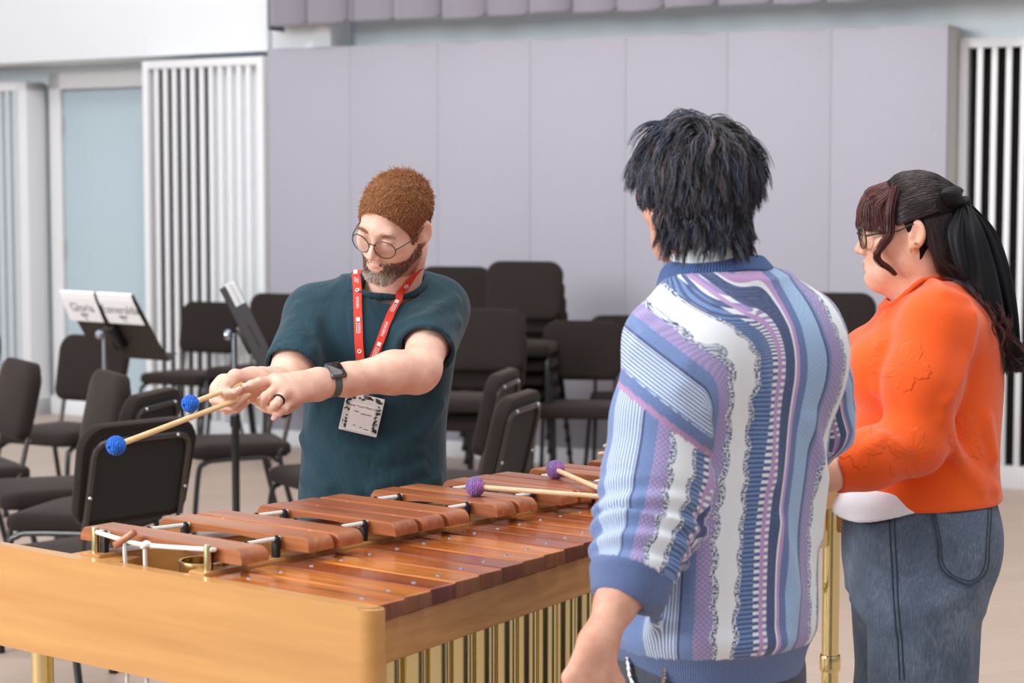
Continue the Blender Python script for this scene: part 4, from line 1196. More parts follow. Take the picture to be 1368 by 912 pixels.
# hair
M_hair1 = hair_mat('ginger_hair', [(0.0, rgb(112,66,36)), (0.5, rgb(150,92,50)), (1.0, rgb(188,128,76))], 0.55)
M_hair1c = plain('ginger_scalp_hair', rgb(122,78,48), 0.85, bump=(240,0.8,0.003), var=0.15)
def hairline1(p):
    """>0 inside the hair region (head space)"""
    x = np.abs(p[...,0]); y = p[...,1]; z = p[...,2]
    front = 0.066-0.16*np.maximum(x-0.02,0)+0.10*np.maximum(0.02-x,0)*0      # hairline height in front
    ang = np.clip((y-0.02)/0.06, 0, 1)
    line = -0.028*(1-ang)+front*ang
    line = np.where((y < 0.028) & (y > -0.02), 0.012, line)
    line = np.where((y >= 0.016) & (y < 0.040) & (x > .05), -0.022, line)     # sideburn
    line = np.where(y <= -0.02, -0.010-0.5*np.clip(-0.02-y, 0, .09), line)
    return z-line
def cap1(P):
    p = HM.loc(P); d = head_sdf(p, False, False)-(0.0045+0.003*np.clip((p[...,2]-.03)/.06, 0, 1)); d2 = -hairline1(p)
    return smax(d, d2, .006)*HM.k
sdf_obj('hair_cap', cap1, lo1, hi1+nv((.03,.03,.03)), .003, M_hair1c, man, MO)
def scalp_pts(fn_in, n, fn_sdf, ext=.13):
    out = []
    while len(out) < n:
        q = rng.normal(size=(n*2, 3)); q = q/np.linalg.norm(q, axis=1, keepdims=True)*nv((.082,.105,.10))+nv((0,-.01,.01))
        q = snap(fn_sdf, q, 3); k = fn_in(q); out += list(q[k])
    return np.array(out[:n])
hs = lambda q: head_sdf(q, False, False)
pts = scalp_pts(lambda q: (hairline1(q) > 0.001) & (rng.random(len(q)) < np.clip(hairline1(q)/.02+.3, 0, 1)), 9000, hs)
nrm = grad(hs, pts)
flow = nv((0.12, 0.75, -0.15))[None]*np.clip((pts[:,2:3]-.02)/.06, 0, 1)+nv((0,-.25,-1))[None]*np.clip((.06-pts[:,2:3])/.06, 0, 1)
flow = flow-(flow*nrm).sum(1, keepdims=True)*nrm; flow += rng.normal(0, .38, flow.shape)
ln = (0.006+0.009*np.clip((pts[:,2]-.02)/.07, 0, 1))*rng.uniform(.7, 1.25, len(pts))
t = np.linspace(0, 1, 4)[None,:,None]
S = pts[:,None]+nrm[:,None]*(0.003+0*t)+ln[:,None,None]*(nrm[:,None]*(0.46*t-0.16*t*t)+flow[:,None]*(0.35*t+.55*t*t))
topw = np.clip((pts[:,2]-.0)/.07, 0, 1)
strands_obj('hair', HM.world(S.reshape(-1,3)).reshape(S.shape), .0012, .0003, M_hair1, man, MO, 3, np.clip(topw*.6+rng.normal(.22, .16, len(pts)), 0, 1))
# beard and brows
M_beard = hair_mat('greying_beard', [(0.0, rgb(84,62,50)), (0.45, rgb(132,102,82)), (0.72, rgb(190,172,158)), (1.0, rgb(226,220,214))], 0.6)
hs2 = lambda q: head_sdf(q)
q = rng.normal(size=(90000, 3)); q = q/np.linalg.norm(q, axis=1, keepdims=True)*nv((.075,.10,.11))+nv((0,.01,-.03)); q = snap(hs2, q, 3)
bmk = beard_m(HM.world(q)); q = q[(bmk > rng.random(len(q))*.9+.1) & (q[:,1] > .0)][:5200]
n_ = grad(hs2, q); fl = nv((0,.35,-1))[None]+rng.normal(0,.4,(len(q),3)); fl -= (fl*n_).sum(1, keepdims=True)*n_
chin = np.clip((q[:,1]-.055)/.03, 0, 1)*np.clip((-.075-q[:,2])/.02, 0, 1)
lnb = (.004+.006*chin)*rng.uniform(.7,1.3,len(q))
S = q[:,None]+lnb[:,None,None]*(n_[:,None]*(.55*t)+fl[:,None]*(.7*t*t+.15*t))
strands_obj('beard', HM.world(S.reshape(-1,3)).reshape(S.shape), .0009, .0003, M_beard, man, MO, 3, np.clip(chin*.62+rng.normal(.22,.17,len(q)), 0, 1))
M_brow = hair_mat('sandy_brow', [(0.0, rgb(150,108,78)), (1.0, rgb(186,142,108))], .6)
bx = rng.uniform(.014,.050,(260)); sd = np.where(rng.random(260) < .5, 1, -1); bq = np.stack([bx*sd, np.full(260,.088), .021-.5*np.abs(bx-.032)**1.0*.25+rng.normal(0,.0022,260)], -1); bq = snap(hs2, bq, 3)
n_ = grad(hs2, bq); fl = np.stack([sd*.9, np.zeros(260), rng.normal(-.1,.25,260)], -1)
S = bq[:,None]+.008*(n_[:,None]*.35*t+fl[:,None]*t)
strands_obj('eyebrows', HM.world(S.reshape(-1,3)).reshape(S.shape), .0003, .0002, M_brow, man, MO, 3)
M_gl1 = plain('gunmetal_frame', rgb(86,78,72), 0.3, 0.8)
glasses(HM, man, MO, M_gl1, cy=0.1065, cz=-0.012, rx=.0262, rz=.0230)
# watch and ring
ax = unit(WL-EL); wc = WL*.90+EL*.10
x_, y_, _ = frame_from(Vector(ax)); 
fz = unit(nv((-.25,-.80,.62))-ax*np.dot(nv((-.25,-.80,.62)), ax)); fy = np.cross(fz, ax)
Mw_ = basis(Vector(ax), Vector(fy), Vector(fz), Vector(wc-MO))
wt = link(bpy.data.objects.new('wristwatch', None)); wt.parent = man
bm = B(); add_box(bm, (.036, .042, .010), (0,0,.0315), None, .0045, 3); bmesh.ops.transform(bm, matrix=Mw_, verts=bm.verts[:]); obj('watch_case', bm, plain('watch_steel', rgb(120,118,116), .25, 1.0), wt)
bm = B(); add_box(bm, (.031, .037, .0025), (0,0,.0368), None, .001, 2); bmesh.ops.transform(bm, matrix=Mw_, verts=bm.verts[:]); obj('watch_screen', bm, plain('black_watch_glass', rgb(22,20,22), .08, 0, .6), wt)
bm = B(); n = 40; rr = []
for k in range(n+1):
    tt = 2*PI*k/n; rr.append([bm.verts.new(Mw_ @ Vector((sx*.0115, (.0292+dz)*math.sin(tt), (.0292+dz)*math.cos(tt)))) for sx, dz in ((-1,0),(-1,.0022),(1,.0022),(1,0))])
for p, q2 in zip(rr, rr[1:]):
    for k in range(4): bm.faces.new((p[k], p[(k+1)%4], q2[(k+1)%4], q2[k]))
obj('watch_band', bm, plain('grey_green_band', rgb(92,104,100), .6), wt)
bm = B(); add_box(bm, (.024, .005, .003), (0, -.0290*math.sin(1.25), .0300*math.cos(1.25)), Euler((1.25,0,0)).to_matrix(), .001); bmesh.ops.transform(bm, matrix=Mw_, verts=bm.verts[:]); obj('watch_buckle', bm, M_steel, wt)
rc = lm[2]*.45+lf[2][0]*.55; x_, y_, d_ = frame_from(Vector(lf[2][0]-lm[2])); bm = B()
add_tube(bm, [Vector(rc-MO)+(x_*math.cos(k*PI/14)+y_*math.sin(k*PI/14))*.0106+d_*0 for k in range(29)], .0019, 8, False); obj('ring', bm, plain('dark_ring', rgb(50,52,56), .25, .9), man)
# held mallets
mallet('blue yarn mallet held by the man, the upper and shorter-looking one', Wn(254,539,3.845), Wn(324,512.5,3.965), .0175, .0052, M_blueyarn, M_birch)
mallet('blue yarn mallet held by the man, the lower one reaching farthest left', Wn(155,595,3.66), Wn(334,527.5,3.965), .0185, .0054, M_blueyarn, M_birch)
# lanyard with badge
M_red = plain('red_lanyard', rgb(222,58,40), 0.6, bump=(500,.2,.0006))
M_wprint = plain('white_print', rgb(245,240,238), 0.6)
lan = thing('lanyard', 'red lanyard with white printing and a badge around the neck of the man in teal', 'lanyard', tuple(MO))
def ribbon(pxs, width, name, off=.004, twist=0):
    P = []
    tee_ = lambda P: np.minimum(tee(P), headneck(P))
    base = [hit(tee_, x, y) for x, y in pxs]
    base = catmull([Vector(p) for p in base], 8); L = []
    for i, p in enumerate(base):
        p = snap(tee_, nv(p)[None], 3, off+.008*math.exp(-(i/7.0)**2))[0]; L.append(p)
    L = np.array(L); n_ = grad(tee_, L); n_[:,1] = np.minimum(n_[:,1], -.3); n_ /= np.linalg.norm(n_, axis=1, keepdims=True)
    T = np.gradient(L, axis=0); T /= np.linalg.norm(T, axis=1, keepdims=True); Sd = np.cross(n_, T); Sd /= np.linalg.norm(Sd, axis=1, keepdims=True)
    return L, n_, T, Sd
def ribbon_mesh(L, n_, Sd, width, name, parent):
    bm = B(); prev = None
    for p, nn, s in zip(L, n_, Sd):
        r = [bm.verts.new(Vector(p+s*width/2*sg+nn*h-MO)) for sg, h in ((-1,0),(1,0),(1,.0012),(-1,.0012))]
        if prev:
            for k in range(4): bm.faces.new((prev[k], prev[(k+1)%4], r[(k+1)%4], r[k]))
        prev = r
    return obj(name, bm, M_red, parent, auto=60)
sA = ribbon([(477,368),(477.5,380),(478,400),(479,430),(480,460),(483,490)], .0185, 'strap'); oA = ribbon_mesh(sA[0], sA[1], sA[3], .0185, 'strap', lan)
sB = ribbon([(557,354),(552,364),(540,383),(526,412),(514,440),(504,465),(492,492)], .0165, 'strap'); oB = ribbon_mesh(sB[0], sB[1], sB[3], .0165, 'strap', lan)
def on_strap(st, f, side=1):
    L, n_, T, Sd = st; i = int(f*(len(L)-1)); p = L[i]+n_[i]*.0017
    t_ = Vector(T[i]); nn = Vector(n_[i]); y = t_.cross(nn)*-1; 
    return basis(t_, nn.cross(t_).normalized(), nn, Vector(p-MO))
for st, par, fs in ((sA, oA, ((.30,'logo'),(.16,'lines'),(.47,'IMAGEN'),(.66,'lines'),(.86,'logo'))), (sB, oB, ((.32,'logo'),(.50,'lines'),(.68,'IMAGEN'),(.86,'lines')))):
    for f, kind in fs:
        Mx = on_strap(st, f)
        if kind == 'IMAGEN': text_obj('lettering', 'IMAGEN', .0088, Mx, M_wprint, par)
        else:
            bm = B()
            if kind == 'logo':
                for k in range(6):
                    a = k*PI/3; add_box(bm, (.0026,.0034,.0004), (.0036*math.cos(a), .0036*math.sin(a), 0), Euler((0,0,a)).to_matrix())
            else:
                add_box(bm, (.009,.0085,.0004), (-.017,0,0))
                for k in range(3):
                    for j in range(5): add_box(bm, (.0038,.0014,.0004), (-.008+.0048*j+.001*(k%2), .0034-.0034*k, 0))
            bmesh.ops.transform(bm, matrix=Mx, verts=bm.verts[:]); obj('printed_logo' if kind == 'logo' else 'small_print', bm, M_wprint, par, smooth=False)
# badge
bc = hit(tee, 484, 552)+nv((0,-.016,0)); ta = math.radians(-13)
bx_ = Vector((math.cos(ta), 0, math.sin(ta))); bz_ = Vector((-math.sin(ta)*.98, .05, math.cos(ta)*.98)).normalized(); bn = bx_.cross(bz_).normalized()
Mb_ = basis(bx_, bz_, bn, Vector(bc-MO))
if bn.y > 0: Mb_ = basis(bx_, bz_, bn, Vector(bc-MO))
bw, bh = .083, .083
def bbox(bm, sx, sy, cx, cy, z, th=.0004): add_box(bm, (sx, sy, th), (cx, cy, z))
M_clear = plain('badge_vinyl', rgb(222,226,226), .15, 0, .6)
M_navy = plain('navy_print', rgb(40,52,104), .6); M_lead = plain('dark_leaf_print', rgb(52,62,62), .6)
def bobj(name, bm, m, par): bmesh.ops.transform(bm, matrix=Mb_, verts=bm.verts[:]); return obj(name, bm, m, par, smooth=False)
bm = B(); add_box(bm, (bw, bh, .003), (0,0,0), None, .0013, 2); bdg = bobj('badge', bm, M_clear, lan)
bm = B(); bbox(bm, bw*.64, bh*.70, .0005, -.008, .0019); bobj('badge_card', bm, M_paper, bdg)
bm = B(); r2 = random.Random(4)
for k in range(46):
    sx = -1 if k % 2 else 1; cx_ = sx*(bw*.40+r2.uniform(-.004,.004)); cy_ = r2.uniform(-.036,.032)
    add_box(bm, (r2.uniform(.002,.006), r2.uniform(.002,.005), .0004), (cx_, cy_, .0019), Euler((0,0,r2.uniform(0,3))).to_matrix())
for k in range(16): add_box(bm, (r2.uniform(.004,.009), r2.uniform(.002,.005), .0004), (r2.uniform(-.034,.036), r2.uniform(.030,.039), .0019), Euler((0,0,r2.uniform(-.6,.6))).to_matrix())
bobj('leaf_print', bm, M_lead, bdg)
text_obj('lettering', 'Summer Youth Music Camp', .0066, Mb_ @ Matrix.Translation((0, .0155, .0023)), M_navy, bdg)
bm = B()
for cx_, cy_, w_ in ((-.012,.004,.010),(.004,.001,.012),(.016,.001,.010),(-.010,-.026,.006),(.004,-.028,.006),(.016,-.030,.010)): bbox(bm, w_, .0016, cx_, cy_, .0023)
bobj('small_print', bm, M_ink, bdg)
bm = B(); add_tube(bm, [Vector(sA[0][-1]-MO), Vector(bc-MO)+bz_*.052], .006, 8); add_box(bm, (.012,.018,.004), Vector(bc-MO)+bz_*.046, basis(bx_,bz_,bn).to_3x3(), .001); obj('clip', bm, M_steel, lan)
# ------------------------------------------------------------------ student in the striped sweater
def generic_hand(wr, d, back, side, s=1.0, curl=0.5):
    """relaxed hand: wr wrist centre, d pointing direction, back = dorsal normal, side = towards the thumb"""
    d, back = unit(d), unit(back); side = unit(side-np.dot(side, d)*d)
    wrist = [wr+side*.014*s, wr-side*.014*s]; mcps = []; fs = []
    for i in range(4):
        off = (.030-.020*i)*s; m = wr+d*(.088-.004*abs(i-1)-.003*i)*s+side*off; mcps.append(m)
        L = nv((.042,.026,.022))*s*(1.0, 1.08, 1.0, .82)[i]; pts = []; p = m; a = .15
        for k in range(3):
            a += curl*(.55, .75, .45)[k]; p = p+L[k]*(d*math.cos(a)-back*math.sin(a)); pts.append(p)
        fs.append(pts)
    th = [wr+side*.020*s+d*.020*s, wr+side*.042*s+d*.048*s-back*.012*s, wr+side*.046*s+d*.078*s-back*.024*s, wr+side*.040*s+d*.100*s-back*.032*s]
    return wrist, mcps, fs, th
M_skin2 = skin_mat('tan_skin', rgb(206,150,126), rgb(224,172,150), rgb(160,92,86))
M_skin2a = M_skin2
bz = 3.35
fb = unit(nv((-.5, .866, 0))); rb = nv((.866, .5, 0)); byaw = math.radians(30)
def bx_(px, z=bz): return (px-CX)*z/FPX
BO = nv((bx_(965), bz, 0))
boy = thing('person', 'student seen from behind with shaggy dark hair in a blue and white striped sweater', 'person', tuple(BO))
HB = Head(926, 255, 3.37, head_axes(150, 2, 0), 0.93)
def ctr(px, dz=0): return bx_(px), bz+dz
brow = [(0.760, bx_(955), bz, .160, .120), (0.800, bx_(956), bz, .166, .126), (0.848, bx_(957), bz, .180, .140), (0.93, bx_(960), bz, .178, .138), (1.02, bx_(963), bz, .176, .135), (1.146, bx_(973), bz, .178, .136), (1.27, bx_(980), bz, .176, .130), (1.357, bx_(980), bz, .150, .110), (1.425, bx_(972), bz, .09, .085)]
NBb = Wn(958, 392, 3.36)
bSL, bSR = Wn(890, 452, 3.28), Wn(1070, 434, 3.43)
slv = [Wn(890,456,3.27), Wn(883,560,3.235), Wn(872,640,3.21), Wn(860,705,3.18), Wn(843,764,3.14), Wn(834,790,3.125)]
slr = [.062, .077, .078, .075, .060, .047]
slvR = [Wn(1070,440,3.44), Wn(1092,510,3.50), Wn(1106,566,3.53), Wn(1070,612,3.62)]
slrR = [.060, .055, .049, .045]
cuff_d = unit(slv[-1]-slv[-2])
def axis_t(P, pts):
    """arc length along a polyline of the nearest point, its index offset vector"""
    best = np.full(P.shape[:-1], 1e9); arc = np.zeros(P.shape[:-1]); near = np.zeros(P.shape); L0 = 0
    for a, b in zip(pts, pts[1:]):
        ab = b-a; l = np.linalg.norm(ab); h = np.clip(((P-a)@ab)/(l*l), 0, 1); c = a+h[...,None]*ab; d = np.linalg.norm(P-c, axis=-1); m = d < best
        best = np.where(m, d, best); arc = np.where(m, L0+h*l, arc); near = np.where(m[...,None], c, near); L0 += l
    return arc, near
def bt0(P):
    d = s_loft(P, brow, byaw, 2.25)
    d = smin(d, s_cone(P, NBb-fb*.01+nv((0,0,-.012)), bSL, .062, .062), .07)
    d = smin(d, s_cone(P, NBb-fb*.01+nv((0,0,-.012)), bSR, .062, .060), .07)
    for s in (-1, 1): d = smin(d, s_ell(P, nv((bx_(978), bz, 1.305))-fb*.060+rb*s*.085, (.085,.085,.10)), .06)
    return d
def sleeveL(P):
    d = s_chain(P, slv, slr, .03)
    arc, near = axis_t(P, slv)
    g = np.clip((arc-.23)/.06, 0, 1)*np.clip((.405-arc)/.03, 0, 1)
    d = d-.0055*g*np.sin((arc*165+ (P[...,0]-near[...,0])*38))
    c = s_cone(P, slv[-1]-cuff_d*.028, slv[-1]+cuff_d*.020, .044, .0405)
    d = smin(d, c, .012)
    return np.maximum(d, (P-(slv[-1]+cuff_d*.018))@cuff_d)
def sleeveR(P):
    d = s_chain(P, slvR, slrR, .03)
    return np.maximum(d, (P-slvR[-1])@unit(slvR[-1]-slvR[-2]))
def sw0(P): return smin(smin(bt0(P), sleeveL(P), .022), sleeveR(P), .03)
_bf = [([(905,735),(880,800),(872,845)], .012), ([(1080,560),(1098,640),(1092,720)], .010), ([(1040,700),(1060,790),(1050,850)], .010), ([(930,850),(985,862),(1040,858)], .012), ([(850,470),(905,520),(938,585)], .010), ([(856,455),(915,490),(945,545)], .008), ([(1000,420),(1020,520),(1030,640)], .006), ([(950,640),(940,720),(925,800)], .009)]
bfold = fold_hits(sw0, _bf)
def sweater(P):
    d = sw0(P)
    for f, r in bfold: d = smin(d, s_chain(P, [q+nv((0, r*0.55, 0)) for q in f], [r*.6, r, r*.6]), .025)
    d = smax(d, -s_cone(P, NBb+nv((0,0,-.02)), HB.world((0,-.03,-.09)), .070, .080), .01)
    d = smax(d, -np.maximum(s_cone(P, slv[-1]-cuff_d*.03, slv[-1]+cuff_d*.06, .036, .034), -(P-(slv[-1]-cuff_d*.02))@cuff_d), .003)
    # ribbed hem: gathers above, band below
    d = d-.003*np.clip(1-np.abs(P[...,2]-.838)/.03, 0, 1)
    return smax(d, .764-P[...,2], .006)
Ps = Wn(896, 563, 3.2); ns = nv((.6, 0, .8))
def sst(a, b, x): t = np.clip((x-a)/(b-a), 0, 1); return t*t*(3-2*t)
def sw_coords(v):
    n = grad(sweater, v, .004)
    zs = np.array([r[0] for r in brow]); ip = lambda k: np.interp(v[:,2], zs, [r[k] for r in brow])
    q = np.stack([v[:,0]-ip(1), v[:,1]-ip(2), 0*v[:,2]], -1); xl = q@rb; yl = q@fb
    th = np.arctan2(xl/ip(3), -yl/ip(4)); ua = .165*th
    ut = .165*np.arcsin(np.clip(xl/.19, -1, 1))
    w = np.maximum(sst(.35, .80, n[:,2])*sst(1.2, 1.3, v[:,2]), sst(1.30, 1.38, v[:,2]))
    u = ua*(1-w)+ut*w
    ush = -.215+(v-Ps)@ns
    t_ = np.clip((.05-xl)/.12, 0, 1); ws = t_*t_*(3-2*t_)*np.maximum(sst(1.24, 1.41, v[:,2]), sst(-.10, -.15, xl)*sst(1.10, 1.22, v[:,2]))
    u = u*(1-ws)+ush*ws
    vv = v[:,2]-yl*.5*w
    dl, dt, dr = sleeveL(v), bt0(v), sleeveR(v)
    side = (v-Ps)@ns
    isL = (dl < dt+.004) & (side < 0)
    arc, near = axis_t(v, slv); r = v-near
    us = .077*np.arctan2(r[:,0]+.2*r[:,1]*0, -r[:,1])-.108
    # panel part that drops over the upper arm keeps the shoulder coordinate
    isP = (dl < dt+.004) & (side >= 0)
    u = np.where(isP, ush, u)
    u = np.where(isL, us, u); vv = np.where(isL, -arc+3, vv)
    arcR, nearR = axis_t(v, slvR); rR = v-nearR
    isR = (dr < dt-.002)
    u = np.where(isR, .077*np.arctan2(rR[:,0], -rR[:,1])-.02, u); vv = np.where(isR, -arcR+5, vv)
    band = np.where((v[:,2] < .822) & ~isL & ~isR, 1.0, 0.0)
    band = np.where(isL & (((v-slv[-1])@cuff_d) > -.032), 1.0, band)
    seam = np.where((dl < dt+.012) & (np.abs(side+.003) < .0045), 1.0, 0.0)
    slate = np.where((dl < dt+.006) & (side > 0) & (side < .020), 1.0, 0.0)
    ru = np.where(isL & (band > 0), us, np.where(band > 0, .165*th, u))
    return np.stack([u, vv, ru], -1), np.stack([band, seam, slate], -1)
_swc = {}
def sw_attr(i):
    def f(v):
        if 'c' not in _swc: _swc['c'] = sw_coords(v)
        return _swc['c'][i]
    return f
def sweater_mat():
    N = NT('striped_knit'); s = N.n('ShaderNodeSeparateXYZ'); N.l(N.attr('suv', 'Vector'), s.inputs[0]); u0, v0, ru = s.outputs
    s2 = N.n('ShaderNodeSeparateXYZ'); N.l(N.attr('smask', 'Vector'), s2.inputs[0]); band, seam, slate = s2.outputs
    P = .185; A0 = -.115
    navy = rgb(44,66,118); steel = rgb(94,122,174); purple = rgb(138,126,178); white = rgb(228,232,238); pink = rgb(184,144,196); lt = rgb(150,180,216); lnavy = rgb(40,54,98); bl = rgb(86,110,164)
    seq = [(0,purple,'d'), (.022,lnavy,'l'), (.033,white,''), (.060,lnavy,'l'), (.069,navy,'r'), (.091,white,'c'), (.101,pink,''), (.108,white,'c2'), (.115,navy,''), (.131,white,''), (.134,pink,''), (.139,bl,''), (.150,lt,'m'), (.177,navy,''), (.180,steel,'')]
    alt = {'d':rgb(166,150,196), 'l':rgb(214,222,234), 'r':rgb(92,130,184), 'c':rgb(58,82,136), 'c2':rgb(150,130,186), 'm':rgb(132,162,204), 'f':rgb(206,218,234), '':None}
    chan = {'':(0,0,0,1), 'd':(1,0,0,1), 'l':(0,1,0,1), 'r':(0,0,1,1), 'c':(0,0,.5,1), 'c2':(0,0,.5,1), 'm':(.5,0,0,1)}
    # scalloped edges: the lookup shifts sideways along the length, mostly beside the white bands
    rel = N.math('DIVIDE', N.math('SUBTRACT', u0, A0), P); fr0 = N.math('FRACT', rel)
    wm = N.ramp(fr0, [(0.05,(0,0,0,1)), (0.15,(1,1,1,1)), (0.26,(0,0,0,1)), (0.34,(1,1,1,1)), (0.40,(0,0,0,1))])
    sgn = N.ramp(fr0, [(0.0,(1,1,1,1)), (0.255,(0,0,0,1))], 'CONSTANT')
    wave = N.math('ABSOLUTE', N.math('SINE', N.math('MULTIPLY', v0, 62.0)))
    wave2 = N.math('SINE', N.math('MULTIPLY', v0, 17.0))
    amp = N.math('MULTIPLY_ADD', wave, .0075, N.math('MULTIPLY_ADD', wave2, .004, -.004))
    sh = N.math('MULTIPLY', N.math('MULTIPLY', amp, wm), N.math('MULTIPLY_ADD', sgn, -2.0, 1.0))
    u1 = N.math('ADD', u0, sh)
    fr = N.math('FRACT', N.math('DIVIDE', N.math('SUBTRACT', u1, A0), P))
    base = N.ramp(fr, [(a/P, c) for a, c, k in seq], 'CONSTANT')
    altc = N.ramp(fr, [(a/P, alt[k] or c) for a, c, k in seq], 'CONSTANT')
    ch = N.n('ShaderNodeSeparateColor'); N.l(N.ramp(fr, [(a/P, chan[k]) for a, c, k in seq], 'CONSTANT'), ch.inputs[0])
    # patterns
    uv = N.n('ShaderNodeCombineXYZ'); N.l(u0, uv.inputs[0]); N.l(v0, uv.inputs[1])
    lace = N.math('GREATER_THAN', N.noise(uv.outputs[0], 330, 1.0), .50)
    su = N.math('SINE', N.math('MULTIPLY', u0, 700)); sv = N.math('SINE', N.math('MULTIPLY', v0, 700))
    dots = N.math('GREATER_THAN', N.math('MULTIPLY', su, sv), .15)
    rib = N.math('GREATER_THAN', N.math('SINE', N.math('MULTIPLY', v0, 820)), -.1)
    chk = N.math('GREATER_THAN', N.math('SINE', N.math('MULTIPLY', v0, 560)), .0)
    rm = N.math('GREATER_THAN', ch.outputs[2], .75); cm = N.math('MULTIPLY', N.math('GREATER_THAN', ch.outputs[2], .25), N.math('LESS_THAN', ch.outputs[2], .75))
    pat = N.math('ADD', N.math('ADD', N.math('MULTIPLY', ch.outputs[1], lace), N.math('MULTIPLY', ch.outputs[0], dots)), N.math('ADD', N.math('MULTIPLY', rm, rib), N.math('MULTIPLY', cm, chk)), clamp=True)
    col = N.mix(pat, base, altc)
    # outer field: fine stripes, steel blue, slate
    lines = N.math('GREATER_THAN', N.math('SINE', N.math('MULTIPLY', u0, 1150)), .0)
    fine = N.mix(lines, steel, alt['f'])
    outer = N.ramp(N.math('MULTIPLY_ADD', u0, 5.0, 1.5), [(0,(0,0,0,1)), ((-.200)*5+1.5,(1,1,1,1)), ((-.141)*5+1.5,(0,0,0,1))], 'CONSTANT')
    ocol = N.mix(outer, N.ramp(N.math('MULTIPLY_ADD', u0, 5.0, 1.5), [(0,steel), (-.141*5+1.5,navy), (-.136*5+1.5,steel)], 'CONSTANT'), fine)
    col = N.mix(N.math('LESS_THAN', u0, A0), col, ocol)
    col = N.mix(slate, col, rgb(84,108,160)); col = N.mix(seam, col, rgb(172,128,172))
    ribs = N.math('SINE', N.math('MULTIPLY', ru, 1500)); 
    col = N.mix(band, col, N.mix(N.math('MULTIPLY_ADD', ribs, .5, .5), rgb(58,82,132), rgb(84,112,166)))
    kn = N.noise(uv.outputs[0], 420, 2)
    col = N.mix(N.math('MULTIPLY_ADD', kn, .5, -.1, clamp=True), col, N.mix(0.5, col, rgb(236,238,244)), 'MIX')
    N.set(col=col, rough=.92, spec=.15, sheen=.25)
    hb = N.math('ADD', N.math('MULTIPLY', kn, .8), N.math('ADD', N.math('MULTIPLY', N.math('MULTIPLY', ribs, band), .8), N.math('MULTIPLY', pat, .3)))
    N.bump(hb, .45, .0018)
    return N.m
M_sweater = sweater_mat()
sdf_obj('sweater', sweater, nv((bx_(765), 2.98, .755)), nv((bx_(1165), 3.66, 1.50)), .0043, M_sweater, boy, BO, {'suv': sw_attr(0), 'smask': sw_attr(1)}, 2)
def rib_mat(cx, cy):
    N = NT('steel_blue_rib'); s = N.n('ShaderNodeSeparateXYZ'); N.l(N.coord(), s.inputs[0])
    a = N.math('ARCTAN2', N.math('SUBTRACT', s.outputs[0], cx), N.math('SUBTRACT', s.outputs[1], cy)); w_ = N.math('SINE', N.math('MULTIPLY', a, 110))
    N.set(col=N.mix(N.math('MULTIPLY_ADD', w_, .5, .5), rgb(58,84,134), rgb(86,116,168)), rough=.92, spec=.15, sheen=.2); N.bump(w_, .5, .002); return N.m
M_rib = rib_mat(float(NBb[0]-BO[0]), float(NBb[1]-BO[1]))
bcx = unit(nv((0,0,1))+fb*.42); cR = ring_on(sweater, NBb+nv((0,0,.028))-fb*.004, bcx, .076, 64, 0)
cR = snap(sw0, cR, 5, .0)
bm = B(); pr = None; cen = cR[:-1].mean(0)
for p in cR:
    o = unit(p-cen); o = unit(o-bcx*np.dot(o, bcx)); T1 = bcx*.016-o*.004; T2 = -bcx*.016+o*.014
    r = [bm.verts.new(Vector(p+q-BO)) for q in (T2+o*.002, o*.0085, T1+o*.004, T1-o*.004, -o*.004, T2-o*.004)]
    if pr:
        for k in range(6): bm.faces.new((pr[k], pr[(k+1)%6], r[(k+1)%6], r[k]))
    pr = r
co = obj('collar', bm, M_rib, boy, auto=80)
sb = co.modifiers.new('s', 'SUBSURF'); sb.levels = 1; sb.render_levels = 2
# white shirt collar
M_wshirt = fabric('white_cotton', rgb(214,226,226), rgb(232,240,240), 500, .1)
nk0, nk1 = NBb+nv((0,0,-.03)), HB.world((0,-.035,-.075))
def wcol(P):
    d = s_cone(P, nk0, nk1, .066, .062); t = (P-nk0)@unit(nk1-nk0+fb*.035)
    d = smax(d, t-.112, .004); return smax(d, -s_cone(P, nk0, nk1+nv((0,0,.08)), .059, .056), .003)
lo, hi = box_of([nk0, nk1], .09); sdf_obj('shirt_collar', wcol, lo, hi, .0034, M_wshirt, boy, BO)
# body
fa0 = slv[-1]-cuff_d*.05; wrB = Wn(798,862,3.055)
hd = unit(Wn(777,930,3.01)-wrB)
hl = generic_hand(wrB, hd, unit(nv((-.85,-.5,.1))), unit(nv((.62,.35,-.15))), .95, .55)
hLf = hand_chain(*hl)
def armLb(P):
    d = s_chain(P, [fa0, (fa0+wrB)/2, wrB+(fa0-wrB)*.12, wrB], [.036,.031,.0245,.024], .02)
    return smin(d, hLf(P), .016)
wrR = Wn(1010,640,3.80); hr_ = generic_hand(wrR, (-.3,.9,-.15), (0,.1,1), (-.9,-.2,0), .95, .5); hRf = hand_chain(*hr_)
def armRb(P): return smin(s_chain(P, [slvR[-2], slvR[-1], wrR], [.040,.036,.025], .02), hRf(P), .016)
def headb(P):
    d = HB.sdf(P); d = smin(d, s_cone(P, nk0, nk1, .052, .053), .03); return np.maximum(d, nk0[2]-.01-P[...,2])
def trunkb(P):
    d = s_loft(P, [(z, x, y, a-.03, b-.03) for z, x, y, a, b in brow[1:-1]], byaw, 2.2)
    d = smin(d, s_chain(P, slv, [.04]*len(slv)), .03); d = smin(d, s_chain(P, slvR, [.035]*len(slvR)), .03)
    for s in (-1,1): d = smin(d, s_chain(P, [nv((bx_(955),bz,.84))+rb*s*.08, nv((bx_(955),bz,.48))+rb*s*.09, nv((bx_(955),bz,.10))+rb*s*.10-fb*.02], [.08,.055,.04], .04), .05)
    return d
